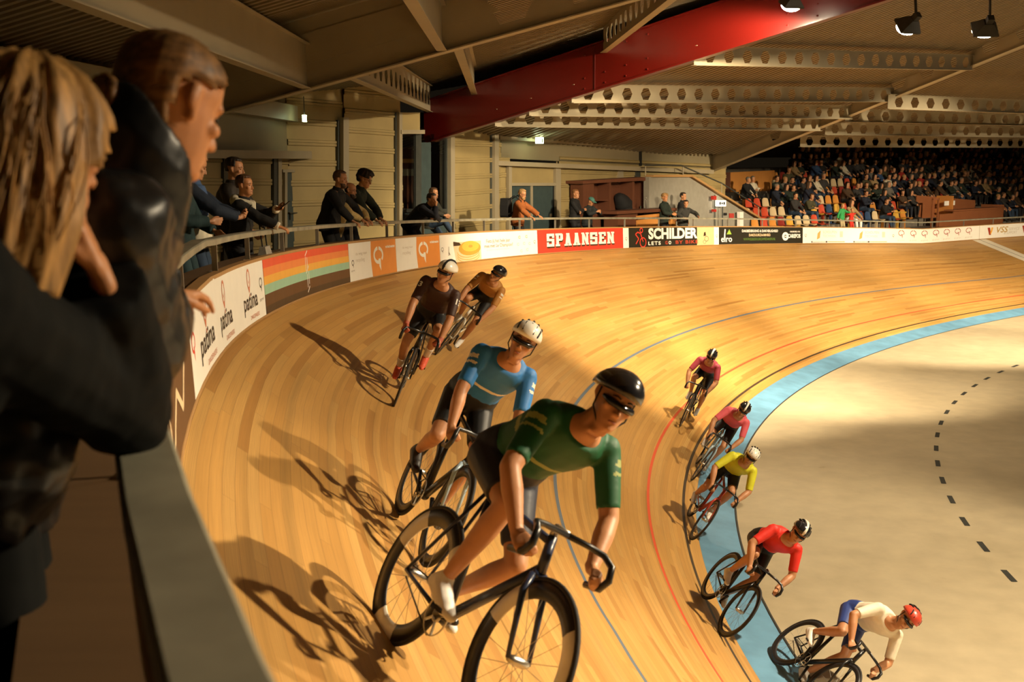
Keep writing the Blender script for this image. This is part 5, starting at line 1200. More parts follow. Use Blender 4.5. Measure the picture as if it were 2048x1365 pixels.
def bicycle(label, frame_m, deep=.05, decal=False, crank=.6, M=None, second=None):
    root = empty('bicycle', label=label, cat='bicycle', group='racing bicycles on the track', mat=M)
    mb = MB(); T = mb.tube
    T([BBP, ST], [.019, .016], 10); T([BBP, HB+(HT-HB)*.12], [.026, .024], 10); T([ST-(ST-BBP)*.05, HT-(HT-HB)*.15], [.016, .018], 10); T([HB, HT], [.022, .021], 10)
    for q in (-1, 1):
        T([BBP+Vector((q*.02, -.02, 0)), RAX+Vector((q*.062, 0, 0))], [.013, .009], 8); T([ST+Vector((q*.012, -.01, -.04)), RAX+Vector((q*.062, 0, 0))], [.009, .008], 8)
    mb.sphere(BBP, .034, 10, 8); mb.build('frame', frame_m, root, smooth=True)
    mb = MB()
    for q in (-1, 1): mb.tube([HB+Vector((q*.03, 0, -.01)), HB+Vector((q*.052, .02, -.08)), FAX+Vector((q*.052, 0, 0))], [.015, .015, .009], 8)
    mb.tube([HB+Vector((-.03, 0, -.01)), HB+Vector((.03, 0, -.01))], .017, 8); mb.build('fork', second or frame_m, root, smooth=True)
    wheel(root, FAX, deep, decal); wheel(root, RAX, deep+.01, decal)
    mb = MB(); mb.tube([HT, HT+Vector((0, 0, .04)), BARC], [.018, .018, .016], 8); mb.build('stem', ALU if decal else CARB, root, smooth=True)
    mb = MB(); pts = []
    for q in (-1, 1): pts.append([BARC, BARC+Vector((q*.12, .005, 0)), BARC+Vector((q*.18, .03, -.005)), BARC+Vector((q*.195, .085, -.03)), BARC+Vector((q*.20, .10, -.08)), BARC+Vector((q*.20, .07, -.125)), BARC+Vector((q*.20, -.02, -.14))])
    for p in pts: mb.tube(p, [.013, .013, .014, .015, .016, .016, .015], 8)
    mb.build('handlebar', CARB, root, smooth=True)
    mb = MB(); mb.tube([ST-(ST-BBP)*.04, SAD-Vector((0, 0, .03))], .0135, 8); mb.build('seatpost', CARB, root, smooth=True)
    mb = MB(); rings = []
    for y, w_, h in ((-.13, .062, .0), (-.10, .068, .012), (-.04, .050, .012), (.04, .024, .008), (.11, .018, .004), (.14, .010, -.004)):
        rings.append([SAD+Vector((w_*math.cos(a), y, h+.016*math.sin(a))) for a in np.linspace(0, 2*math.pi, 10, endpoint=False)])
    mb.loft(rings); mb.build('saddle', BLACKC, root, smooth=True)
    mb = MB(); mb.torus(BBP+Vector((.045, 0, 0)), (1, 0, 0), .092, .004, 36, 6); mb.torus(BBP+Vector((.045, 0, 0)), (1, 0, 0), .03, .006, 20, 6)
    for i in range(5):
        a = i*1.2566; mb.tube([BBP+Vector((.045, .03*math.cos(a), .03*math.sin(a))), BBP+Vector((.045, .09*math.cos(a), .09*math.sin(a)))], .006, 5)
    mb.build('chainring', ALU, root)
    for q in (1, -1):
        a = crank+(0 if q > 0 else math.pi); e = BBP+Vector((q*.07, .168*math.cos(a), .168*math.sin(a)))
        mb = MB(); mb.tube([BBP+Vector((q*.055, 0, 0)), e], [.016, .011], 8); mb.build('crank', CARB, root, smooth=True)
        mb = MB(); mb.box(e+Vector((q*.05, 0, 0)), (.04, .03, .009)); mb.build('pedal', BLACKC, root)
    mb = MB(); a, b = BBP+Vector((.045, 0, .096)), RAX+Vector((.045, 0, .03)); mb.tube([a, b], .004, 5); a, b = BBP+Vector((.045, 0, -.096)), RAX+Vector((.045, 0, -.03)); mb.tube([a, b], .004, 5); mb.build('chain', TYRE, root)
    return root
def helmet(f, m, root, style='vent', stripe=None):
    T = lambda x, y, z: f.HM @ (V(x, y, z)*f.k); n = 28; rings = []
    for ph in (-6, 8, 22, 38, 54, 70, 84):
        p = math.radians(ph); ring = []
        for i in range(n):
            t = 2*math.pi*i/n; ct, st_ = math.cos(t), math.sin(t); ry = .132 if ct > 0 else (.185 if style == 'aero' else .158)
            x = .100*math.cos(p)*st_; y = -.012+ry*math.cos(p)*ct; z = .040+.098*math.sin(p)+(-.022*(max(0, -ct))**1.5*math.cos(p) if ct < 0 else .018*ct*math.cos(p))
            ring.append(T(x, y, z))
        rings.append(ring)
    inner = [[T(0, -.012, .05)+(q-T(0, -.012, .05))*.90 for q in r] for r in (rings[0], rings[1], rings[4])]
    mb = MB(); mb.loft(inner[::-1]+rings); h = mb.build('helmet', m, root, smooth=True)
    def run(x0, t0, t1, r, dz=.0, nm='vent', mm=BLACKC):
        pts = []
        for t in np.linspace(t0, t1, 9):
            ct, st_ = math.cos(t), math.sin(t); ry = .132 if ct > 0 else .158
            if style == 'aero' and ct < 0: ry = .185
            k = math.sqrt(max(0, 1-(x0/.100)**2)); pts.append(T(x0, -.012+ry*ct*k, .040+.098*st_*k+dz))
        mb = MB(); mb.tube(pts, [r*.4]+[r]*7+[r*.4], 6); mb.build(nm, mm, h, smooth=True)
    if style == 'vent':
        for x in (-.066, -.034, 0, .034, .066): run(x, .35, 1.25, .0085); run(x, 1.6, 2.6, .0085)
    if stripe: run(0, .12, 2.9, .022, -.008, 'stripe', stripe)
    mb = MB(); mb.tube([T(.082, .01, .03), T(.078, .022, -.05), T(.02, .055, -.118), T(-.02, .055, -.118), T(-.078, .022, -.05), T(-.082, .01, .03)], .004, 5); mb.build('chin_strap', BLACKC, root)
    return h
def bike_matrix(S, v, L, yaw=0.):
    P = tp(S, v); t = at(S)[2]; n = Vector((-math.sin(t), math.cos(t), 0)); f = -Vector((math.cos(t+yaw), math.sin(t+yaw), 0))
    inw = -n; inw = (inw-f*inw.dot(f)).normalized(); u = Vector((0, 0, 1))*math.cos(L)+inw*math.sin(L)
    # keep both tyres on the banking: pitch the bicycle to the surface below its axles
    x, y, th, b = at(S)
    r = f.cross(u).normalized(); return basis(r, f, u, P+u*.004)
def stick(o, jersey, txt, c, nrm, up, size, m, name):
    cu = bpy.data.curves.new('t', 'FONT'); cu.body = txt; cu.size = size; cu.offset = size*.03; cu.fill_mode = 'FRONT'; cu.align_x = 'CENTER'
    ob = bpy.data.objects.new('t', cu); link(ob); me = bpy.data.meshes.new_from_object(ob.evaluated_get(bpy.context.evaluated_depsgraph_get())); bpy.data.objects.remove(ob)
    bm = bmesh.new(); bm.from_mesh(me); bmesh.ops.triangulate(bm, faces=bm.faces[:]); bmesh.ops.subdivide_edges(bm, edges=[e for e in bm.edges if e.calc_length() > size*.2], cuts=1); bm.to_mesh(me); bm.free()
    nrm = Vector(nrm).normalized(); up = Vector(up); up = (up-nrm*up.dot(nrm)).normalized(); rt = up.cross(nrm)
    for v in me.vertices:
        p = Vector(c)+rt*v.co.x+up*(v.co.y-size*.35)+nrm*.08
        ok, hit_, nn, _ = jersey.ray_cast(p, -nrm)
        if not ok: ok, hit_, nn, _ = jersey.closest_point_on_mesh(p)
        v.co = hit_+nn*.004
    me.materials.append(m); k = bpy.data.objects.new(name, me); link(k); k.parent = o; return k
def rider(label, bl, S, v, L, jersey, shorts, helm, frame, shoe, sock=None, yaw=0., crank=.5, lean=(.82, 1.22), head=(0, .0), hpitch=None, deep=.05, decal=False, hstyle='vent', stripe=None, glove=None, sleeve=.42, skin=SKIN, number=None, trim=None, second=None, twist=0., eyew=True, bandm=None, pel=(0, -.16, .985), hroll=0., band2=None, tights=.40):
    M = bike_matrix(S, v, L, yaw)
    bicycle(bl, frame, deep, decal, crank, M, second)
    root = person(label, M, 'racing cyclists on the track')
    ft = {}; toes = {}
    for q in (1, -1):
        a = crank+(0 if q > 0 else math.pi); e = BBP+Vector((q*.12, .168*math.cos(a), .168*math.sin(a)))
        toes[q] = (0, 1, -.25); ft[q] = e+Vector((0, -.115, .105))
    hd = {q: BARC+Vector((q*.20, .045, -.105)) for q in (1, -1)}
    f = Fig(root, 1.78, pelvis=pel, lean=lean, head=head, hroll=hroll, twist=twist, hands={q: hd[q]+Vector((0, -.075, .03)) for q in (1, -1)}, feet=ft, hhint={1: (.9, -.1, -.4), -1: (-.9, -.1, -.4)}, khint={1: (.12, 1, .5), -1: (-.12, 1, .5)}, neck=.6)

    f.hand = {q: dict(d=(0, .9, -.25), n=(-q*.75, .15, -.6), curl=.95, spread=.02, thumb=.9, k=1.) for q in (1, -1)}
    b = f.body(skin, vox=.0085, toes=toes, arm_ex=.0, shrink=-.014); f.eyes(b)
    j = f.top(jersey, 'jersey', ex=.006, sleeve=sleeve, hem=-.09, collar=False, vox=.010, disp=.006, u1=.50, flare=0.)
    mb = MB(); f.torso(mb, -.09, .12, .008)
    for q in (1, -1): f.leg(mb, q, .005, 0., tights, True)
    remesh(mb, .010, 'shorts', shorts, root, 2)
    f.shoes(shoe, toes, 'shoe', .004)
    if sock is not None:
        for q in (1, -1): mb = MB(); f.leg(mb, q, .002, .82, .985, True); remesh(mb, .008, 'sock', sock, root, 1)
    if glove is not None:
        for q in (1, -1):
            mb = MB(); h = f.hand[q]; capsule(mb, f.wr[q]-(f.wr[q]-f.el[q]).normalized()*.03, f.wr[q], .033, .034, 10); hand_prims(mb, f.wr[q], h['d'], h['n'], q, 1.06, .95, .02, .9); remesh(mb, .007, 'glove', glove, root, 1)
    helmet(f, helm, root, hstyle, stripe)
    if eyew:
        mb = MB(); mb.tube([f.HM @ V(-.072, .045, .008), f.HM @ V(-.05, .088, .004), f.HM @ V(0, .104, .002), f.HM @ V(.05, .088, .004), f.HM @ V(.072, .045, .008)], [.008, .016, .014, .016, .008], 8); mb.build('sunglasses', PHONE, root, smooth=True)
    if bandm is not None or band2 is not None:
        mats = [jersey, bandm or jersey, band2 or jersey]
        def fn(c):
            da = min((c-f.sh[q]).length for q in (1, -1)); arm_t = max((c-f.sh[q]).dot((f.el[q]-f.sh[q]).normalized()) for q in (1, -1)); out = abs((c-f.P).dot(f.R))
            if out > .20 and .045 < arm_t < .075: return 1
            if out > .20 and .10 < arm_t < .115: return 1
            u = (c-f.P).dot(f.sp_at(.4)-f.P)/(f.sp_at(.4)-f.P).length
            if band2 is not None and u < .22 and out < .20: return 2
            if bandm is not None and band2 is None and .24 < u < .27 and out < .19: return 1
            return 0
        paint(j, mats, fn)
    if number:
        for q in (1, -1):
            c = f.sh[q]+(f.el[q]-f.sh[q]).normalized()*.07; nr = (f.R*q*.75+Vector((0, .6, .25))); stick(root, j, number, c, nr, f.sh[q]-f.el[q], .085, RIMW, 'race_number')
    return root, f
J = lambda n, r, g, b: cloth('jersey_'+n, r, g, b, .6, var=.07)
BIB = cloth('bib_black', 20, 20, 22, .55); SH_R = mat('shoe_red', (.70, .10, .045), .4); HLM_W = mat('helmet_white', (.80, .77, .68), .3, coat=.3); HLM_B = mat('helmet_black', (.012, .012, .014), .2, coat=.5); HLM_S = mat('helmet_silver', (.62, .60, .54), .35)
FR_W = mat('frame_white', (.75, .72, .62), .3); FR_R = mat('frame_red', (.42, .05, .03), .3); FR_B = mat('frame_pale_blue', (.35, .48, .58), .3); FR_N = mat('frame_navy', (.02, .03, .07), .3)
rider('person cycling in dark brown jersey with white sleeve numbers and white helmet with black stripe', 'black racing bicycle under the cyclist in the dark brown jersey', 2.69, 4.54, .385, J('brown', 60, 34, 24), BIB, HLM_W, CARB, SH_R, sock=mat('sock_white', (.75, .7, .6), .8), lean=(.62, .98), head=(-.35, -.12), hstyle='aero', stripe=BLACKC, glove=mat('glove_red', (.45, .10, .05), .6), number='13', crank=4.0, deep=.05, twist=-.1)
rider('person cycling in gold and black jersey with glossy black helmet behind the brown jersey', 'white racing bicycle under the cyclist in the gold and black jersey', 6.05, 4.48, .65, J('gold', 176, 122, 54), BIB, HLM_B, FR_W, SHOE_W, head=(-.35, -.1), hstyle='aero', band2=BIB, bandm=RIMW, crank=1.2, lean=(.80, 1.15))
rider('person cycling in bright blue jersey with white stripes and silver vented helmet', 'dark racing bicycle under the cyclist in the bright blue jersey', -1.481, 4.571, .523, J('blue', 44, 118, 188), BIB, HLM_W, CARB, SHOE_D, head=(-.35, -.12), yaw=.057, bandm=RIMW, crank=2.4, lean=(.66, 1.02), deep=.06, second=FR_B)
rider('person cycling in dark green jersey and black helmet, nearest cyclist to the camera', 'dark racing bicycle with white rim patches under the cyclist in the green jersey', -3.6, 5.0, .57, J('green', 10, 84, 48), cloth('bib_navy', 24, 28, 46, .55), HLM_B, FR_N, SHOE_W, head=(-.2, -.2), crank=.3, yaw=.18, lean=(.85, 1.2), deep=.07, decal=True, hstyle='aero', bandm=mat('jersey_pale_green', srgb(150, 160, 90), .6))
rider('person cycling in dark pink and black jersey, alone on the red line', 'black racing bicycle under the cyclist alone on the red line', 10.814, .659, .372, J('rose', 168, 62, 78), BIB, HLM_B, CARB, SHOE_W, head=(0, -.25), band2=BIB, crank=1.0, stripe=RIMW)
rider('person cycling in pink jersey and dark helmet with pale stripe on the blue band edge', 'pale blue racing bicycle under the cyclist in the pink jersey', 8.43, .127, .605, J('pink', 222, 96, 108), BIB, HLM_B, FR_B, SHOE_W, head=(0, -.2), crank=2.2, stripe=RIMW)
rider('person cycling in fluorescent yellow jersey and white helmet', 'red racing bicycle under the cyclist in the fluorescent yellow jersey', 5.6, .163, .629, J('yellow', 206, 205, 40), BIB, HLM_W, FR_R, SHOE_W, head=(-.1, -.2), crank=3.2, sleeve=.46, lean=(.85, 1.25))
rider('person cycling in red jersey and black helmet with white edge', 'black racing bicycle under the cyclist in the red jersey', 2.469, .297, .704, J('red', 222, 44, 30), BIB, HLM_B, CARB, SHOE_W, head=(-.1, -.25), crank=.9, stripe=RIMW, lean=(.88, 1.25))
rider('person cycling in white jersey and red helmet at the lower right edge of the track', 'dark racing bicycle under the cyclist in the white jersey', 1.303, -.286, .95, J('white', 232, 222, 200), cloth('bib_blue', 40, 62, 130, .55), mat('helmet_red', (.55, .06, .03), .35), CARB, SHOE_W, head=(-.1, -.3), crank=2.0, lean=(.95, 1.32))
# ------------------------------------------------------------------ bar, stairs, grandstand and crowd
A, B = V2, V3; dA = Vector((d3.x, d3.y, 0)); nA = Vector((n3.x, n3.y, 0))
def slab(mb, px0, px1, y0, y1, off, thick, mi=0, y0b=None, y1b=None):
    a, b, c, e = [hit(x, y, A, B, off) for x, y in ((px0, y0), (px1, y0 if y0b is None else y0b), (px1, y1 if y1b is None else y1b), (px0, y1))]
    mb.hexa([a, b, c, e], [q-nA*thick for q in (a, b, c, e)], mi)
def part(root, name, m, *slabs):
    mb = MB()
    for s_ in slabs: slab(mb, *s_)
    o = mb.build(name, m); o.parent = root; return o
cab = empty('back_bar', (0, 0, 0), 'brown wooden back bar cabinet with open bays against the far wall', 'bar cabinet')
part(cab, 'cornice', M_BROWNWOOD, (1166, 1300, 362, 368, .62, .66, 0, 354, 361)); part(cab, 'back_panel', M_BROWNWOOD, (1168, 1298, 366, 470, .1, .04))
for x0, x1 in ((1166, 1188), (1219, 1222), (1265, 1269), (1295, 1300)): part(cab, 'upright', M_BROWNWOOD, (x0, x1, 364, 470, .55, .45))
part(cab, 'shelf', M_BROWNWOOD, (1187, 1221, 400, 402, .5, .4)); part(cab, 'shelf', M_BROWNWOOD, (1220, 1297, 428, 431, .5, .4)); part(cab, 'cupboard', M_BROWNWOOD, (1168, 1298, 432, 480, .52, .4))
mb = MB(); pts = [hit(1236+12*math.sin(t*2.2), 392+34*t, A, B, .3) for t in np.linspace(0, 1, 7)]; mb.tube(pts, [.12, .2, .26, .3, .28, .3, .2], 10); o = tag(mb.build('draped_cloth', BLACKC, smooth=True), 'dark cloth hanging inside the open bay of the back bar', 'cloth')
def bottle(px, y, h, m, label):
    p = hit(px, y, A, B, .35); mb = MB(); mb.tube([p, p+Vector((0, 0, h*.55)), p+Vector((0, 0, h*.72)), p+Vector((0, 0, h))], [.04, .04, .016, .016], 8); tag(mb.build('bottle', m, smooth=True), label, 'bottle')
bottle(1250, 428, .28, mat('bottle_pale', (.45, .42, .34), .2), 'small pale bottle on the back bar shelf beside the dark cloth'); bottle(1281, 428, .26, mat('bottle_green', (.08, .12, .08), .2), 'small bottle at the right end of the back bar shelf')
ctr = empty('bar_counter', (0, 0, 0), 'wooden bar counter with orange front panels in front of the back bar', 'bar counter')
part(ctr, 'front_panel', M_ORANGEWOOD, (1275, 1352, 432, 480, 1.3, .06, 0, 424, 480)); part(ctr, 'side_panel', M_BROWNWOOD, (1236, 1275, 424, 480, 1.25, .5)); part(ctr, 'counter_top', M_BROWNWOOD, (1234, 1354, 423, 429, 1.36, .6, 0, 416, 422)); part(ctr, 'trim_strip', M_BROWNWOOD, (1275, 1352, 438, 440, 1.33, .03, 0, 430, 432))
mb = MB(); p = hit(1292, 424, A, B, 1.0); mb.tube([p, p+Vector((0, 0, .33)), p+Vector((0, 0, .40))-dA*.03, p+Vector((0, 0, .36))-dA*.09], [.025, .02, .02, .012], 8); mb.sphere(p+Vector((0, 0, .43)), .022, 8, 6); tag(mb.build('beer_tap', ALU, smooth=True), 'chrome beer tap standing on the bar counter', 'tap')
# stair wall with wooden capping
root = empty('stair_wall', (0, 0, 0), 'grey block wall with sloping timber capping beside the grandstand stairs', 'stair wall'); mb = MB()
def poly_wall(pts, off, thick, name, m, parent=None):
    mb = MB(); q = [hit(x, y, A, B, off) for x, y in pts]; k = len(q); mb.add(q+[p-nA*thick for p in q], [tuple(range(k)), tuple(range(k, 2*k))[::-1]]+[(i, (i+1) % k, k+(i+1) % k, k+i) for i in range(k)]); o = mb.build(name, m); o.parent = parent; return o
poly_wall([(1298, 354), (1377, 354), (1524, 446), (1524, 470), (1298, 480)], .75, .2, 'blockwork', M_BLOCK, root)
mb = MB()
for (x0, y0), (x1, y1) in (((1298, 352), (1377, 352)), ((1376, 351.5), (1526, 444))): mb.bar(hit(x0, y0, A, B, .68), hit(x1, y1, A, B, .68), .32, .07)
mb.build('capping', M_CAP, root)
hr_ = empty('stair_handrail', (0, 0, 0), 'thin dark handrail along the grandstand stairs', 'handrail')
mb = MB(); hp = [(1290, 331), (1362, 331), (1444, 367), (1518, 414)]
for i in range(3): mb.tube([hit(*hp[i], A, B, .6), hit(*hp[i+1], A, B, .6)], .025, 8)
mb.build('rail', M_FRAME, hr_)
for (x, y), (x2, y2) in (((1291, 331), (1291, 352)), ((1366, 333), (1366, 352)), ((1443, 367), (1443, 394)), ((1517, 413), (1517, 440))): mb = MB(); mb.tube([hit(x, y, A, B, .6), hit(x2, y2, A, B, .6)], .02, 8); mb.build('post', M_STEEL, hr_)
FIRE = mat('fire_red', (.45, .03, .02), .4)
def wall_box(name, px0, px1, y0, y1, m, label, cat, off=.95, th=.1): mb = MB(); slab(mb, px0, px1, y0, y1, off, th); tag(mb.build(name, m), label, cat)
wall_box('fire_alarm', 1427, 1433, 392, 400, FIRE, 'small red fire alarm on the grey stair wall, upper of two', 'alarm'); wall_box('fire_alarm', 1428, 1433, 419, 424, FIRE, 'small red fire alarm on the grey stair wall, lower of two', 'alarm')
wall_box('warning_sign', 1459, 1468, 427, 438, FIRE, 'small square red sign low on the grey stair wall', 'sign', .78, .02); wall_box('notice', 1448, 1454, 426, 431, BLACKC, 'small black notice left of the square red sign', 'sign', .78, .02)
mb = MB(); mb.tube([hit(1430, 390, A, B, .8), hit(1430, 470, A, B, .8)], .02, 6); tag(mb.build('conduit', M_FRAME), 'dark conduit running down between the two fire alarms', 'pipe')
mb = MB(); slab(mb, 1480, 1487, 424, 470, .98, .12); tag(mb.build('short_post', M_WHITEP), 'short white post behind the handrail by the stair wall', 'post')
sg = empty('route_sign', (0, 0, 0), 'lit white route sign with dark symbols on a thin post by the stairs', 'sign'); mb = MB(); slab(mb, 1436, 1452, 401, 413, 1.0, .1); o = mb.build('light_box', mat('sign_lit_white', (.8, .8, .7), .5, emit=((1, .95, .75), 1.6), var=.02)); o.parent = sg
mb = MB()
for x0, x1, y0, y1 in ((1439, 1442, 404, 410), (1443, 1446, 405, 409), (1447, 1450, 404, 410)): slab(mb, x0, x1, y0, y1, 1.006, .004)
o = mb.build('symbols', BLACKC); o.parent = sg; mb = MB(); mb.tube([hit(1445, 413, A, B, .95), hit(1445, 470, A, B, .95)], .025, 6); o = mb.build('post', M_FRAME); o.parent = sg
og = empty('hanging_sign', (0, 0, 0), 'square orange sign hanging under the roof left of the pale rafter', 'sign'); a, b, c, e = [hit(x, y, A, B, .6) for x, y in ((1411, 283), (1435, 282), (1436, 303), (1412, 303))]; mb = MB(); mb.hexa([a, b, c, e], [q-nA*.04 for q in (a, b, c, e)]); o = mb.build('panel', mat('sign_orange', (.42, .08, .02), .6)); o.parent = og
mb = MB(); slab(mb, 1417, 1424, 289, 293, .61, .01); slab(mb, 1426, 1430, 288, 296, .61, .01); o = mb.build('symbol', FIRE); o.parent = og; mb = MB(); mb.tube([hit(1423, 283, A, B, .58), hit(1423, 262, A, B, .58)], .015, 6); o = mb.build('hanger', M_FRAME); o.parent = og
# --- grandstand terrace
a3 = Vector((.786, .618, 0)).normalized(); nO = Vector((-a3.y, a3.x, 0)); O_ = fp(s_of(1492), RSET, 0)+nO*1.75
ZT0, RISE, GO, NROW = 2.28, .325, .80, 8
def T_(u, r, dz=0., dn=0.): p = O_+a3*u+nO*(GO*r+dn); return Vector((p.x, p.y, ZT0+RISE*r+dz))
M_TERR = mat('terrace_concrete', (.16, .14, .11), .85)
for r in range(NROW+1):
    mb = MB(); u0, u1 = -1.5, 36.; p = [T_(u0, r, 0), T_(u1, r, 0), T_(u1, r, 0, GO), T_(u0, r, 0, GO)]
    mb.hexa(p, [q-Vector((0, 0, RISE+.2)) for q in p]); o = mb.build('trim_%d' % (60+r), M_TERR); o['kind'] = 'structure'
mb = MB(); p = [T_(-4, 9.4), T_(60, 9.4), T_(60, 9.4, 5.), T_(-4, 9.4, 5.)]; mb.hexa(p, [q+nO*.2 for q in p]); o = mb.build('wall_stand_back', mat('stand_back_wall', (.12, .11, .085), .8)); o['kind'] = 'structure'
pr_ = empty('timber_partition', (0, 0, 0), 'orange plywood partition at the left end of the grandstand', 'partition')
def at_line(px, y, dist): 
    """on the cross wall standing across the left end of the stand, dist metres back from its front"""
    q = T_(0, 0); return hit(px, y, (q.x+nO.x*dist, q.y+nO.y*dist), (q.x+nO.x*dist+a3.x, q.y+nO.y*dist+a3.y))
P4 = [at_line(x, y, 4.4) for x, y in ((1461, 345), (1549, 341), (1549, 420), (1461, 430))]; mb = MB(); mb.hexa(P4, [q+nO*.06 for q in P4]); o = mb.build('front_panel', M_ORANGEWOOD); o.parent = pr_
mb = MB(); mb.hexa([P4[0]-a3*.03, P4[3]-a3*.03, P4[3]+nO*2.2-a3*1.3, P4[0]+nO*2.2-a3*1.3], [P4[0], P4[3], P4[3]+nO*2.2-a3*1.25, P4[0]+nO*2.2-a3*1.25]); o = mb.build('side_panel', M_BROWNWOOD); o.parent = pr_
# seats
SEATC = [('red', (.52, .07, .03)), ('orange', (.62, .26, .05)), ('cream', (.62, .48, .28)), ('blue', (.03, .06, .13)), ('dark red', (.26, .03, .02)), ('yellow', (.66, .38, .06))]
SEATM = {n: mat('seat_'+n.replace(' ', '_'), c, .4, var=.04) for n, c in SEATC}
def seat_mesh():
    mb = MB(); prof = [(.21, .40), (.16, .425), (.0, .415), (-.14, .42), (-.20, .47), (-.23, .60), (-.255, .74), (-.26, .78)]; ws = [.17, .20, .205, .20, .205, .20, .17, .10]
    rings = []
    for (y, z), w_ in zip(prof, ws):
        rings.append([Vector((x*w_, y+.035*(abs(x)**2) * (1 if z > .45 else 0), z+.03*abs(x)**2*(1 if z < .45 else 0))) for x in (-1, -.5, 0, .5, 1)])
    top = [[p+Vector((0, .008, .012)) for p in r_] for r_ in rings]
    n = 5
    for rr in (rings, top):
        k = len(mb.v); mb.v += [tuple(v) for r_ in rr for v in r_]
        for i in range(len(rr)-1):
            for j in range(n-1): mb.f.append((k+i*n+j, k+i*n+j+1, k+(i+1)*n+j+1, k+(i+1)*n+j)); mb.m.append(0)
    mb.box((0, -.1, .2), (.03, .05, .215)); mb.box((0, -.02, .01), (.12, .16, .01))
    o = mb.build('seat', SEATM['red'], smooth=False, fix=False); me = o.data; bpy.data.objects.remove(o); return me
SEAT = seat_mesh()
# seated spectators
def crowd_mesh(i):
    rng = random.Random(i*7+1); lean = [(.05, .12), (.18, .40), (-.08, .02), (.10, .25), (.30, .55), (0, .10), (.12, .30), (.02, .15)][i % 8]; hy = [0, .25, -.2, .1, -.3, .35, -.1, .2][i % 8]
    hands = [{1: (.10, .30, .62), -1: (-.10, .32, .62)}, {1: (.12, .42, .60), -1: (-.12, .42, .60)}, {1: (-.10, .18, .84), -1: (.10, .20, .78)}, {1: (.05, .38, .64), -1: (-.04, .36, .66)}, {1: (.06, .40, .72), -1: (-.02, .40, .70)}, {1: (.18, .34, .62), -1: (-.10, .20, .95)}, {1: (.08, .36, .78), -1: (-.06, .36, .80)}, {1: (.04, .30, .60), -1: (-.16, .36, .62)}][i % 8]
    f = Fig(None, 1.76, pelvis=(0, -.10, .53), lean=lean, head=(hy, -.12), fat=1+.16*rng.random(), hands=hands, feet={1: (.12, .34+.1*rng.random(), .09), -1: (-.12, .30+.1*rng.random(), .09)}, hhint={1: (1, -.4, -.5), -1: (-1, -.4, -.5)}, khint={1: (.2, .6, 1), -1: (-.2, .6, 1)})
    mb = MB(); f.torso(mb, ex=.015); f.neck(mb); head_prims(mb, f.HM, 1., lo=True)
    mb.sphere(f.HM @ V(0, -.02, .045), (.088, .108, .088), 12, 8, M=f.HM.to_3x3())
    for q in (1, -1):
        f.arm(mb, q, .016, .97); f.leg(mb, q, .008); hand_prims(mb, f.wr[q], (f.wr[q]-f.el[q]), (-q*.4, 0, -1), q, 1.05, .6); f.foot(mb, q, (q*.1, 1, 0), .004)
    long_ = i in (3, 7)
    if long_:
        for a in np.linspace(1.3, 5.0, 9): capsule(mb, f.HM @ hpt(.03, a, .0), f.HM @ (hpt(-.03, a, .012)-V(0, 0, .11)), .026, .018, 7)
    o = remesh(mb, .017, 'person', SKIN, None, 1); me = o.data; bpy.data.objects.remove(o)
    me.materials.clear()
    for m_ in (SKIN, BLACKC, TROU, HAIR_D, SHOE_D): me.materials.append(m_)
    Mi = f.HM.inverted(); hipz = f.P
    def seg(c, a, b): d = b-a; t = min(max((c-a).dot(d)/d.dot(d), 0), 1); return (c-a-d*t).length
    for p in me.polygons:
        c = p.center; h = Mi @ c; mi = 1
        if h.length < .16 or (h.z > -.22 and abs(h.x) < .075 and h.y < .12 and h.z > -.12):
            a = math.atan2(abs(h.x), h.y); hairy = (h.z > .08 and h.y < .075) or (a > 1.15 and h.z > .03) or (a > 1.9 and h.z > -.07) or (long_ and a > 1.25 and h.z > -.2)
            mi = 3 if hairy else (0 if h.z > -.165 else 1)
        elif long_ and h.z > -.2 and math.hypot(h.x, h.y) < .135 and math.atan2(abs(h.x), h.y) > 1.2: mi = 3
        elif min((c-f.wr[q]-(f.wr[q]-f.el[q]).normalized()*.08).length for q in (1, -1)) < .105: mi = 0
        else:
            dl = min(min(seg(c, f.hip[q], f.kn[q])-.09, seg(c, f.kn[q], f.an[q])-.055) for q in (1, -1)); dt = min(seg(c, f.sp_at(.0), f.sp_at(.42))-.14, min(min(seg(c, f.sh[q], f.el[q]), seg(c, f.el[q], f.wr[q])) for q in (1, -1))-.055)
            if min((c-f.an[q]).length for q in (1, -1)) < .10 or c.z < .09: mi = 4
            elif dl < dt: mi = 2
        p.material_index = mi
    return me
CM = [crowd_mesh(i) for i in range(8)]
TOPS = [('black', (24, 23, 23), 8), ('navy', (26, 32, 48), 7), ('charcoal', (52, 50, 48), 6), ('dark green', (34, 46, 36), 3), ('brown', (74, 54, 34), 3), ('grey', (104, 100, 92), 3), ('white', (205, 195, 170), 1.4), ('beige', (160, 134, 92), 1.6), ('red', (160, 40, 28), .8), ('blue', (48, 74, 112), 1.6), ('olive', (70, 66, 42), 2)]
TM = {n: cloth('crowd_'+n.replace(' ', '_'), *c, var=.15) for n, c, w_ in TOPS}
HM_ = [('dark', HAIR_D), ('brown', HAIR_B), ('grey', HAIR_G), ('fair', HAIR_BL)]
ROWN = ['front row', 'second row', 'third row', 'fourth row', 'fifth row', 'sixth row', 'seventh row', 'top row']
rng = random.Random(21); taken = set()
def frame(u, r, dn=.42, dz=0., yaw=0.):
    f = Matrix.Rotation(yaw, 3, 'Z') @ (-nO); return basis(f.cross(Vector((0, 0, 1))), f, Vector((0, 0, 1)), T_(u, r, dz, dn))
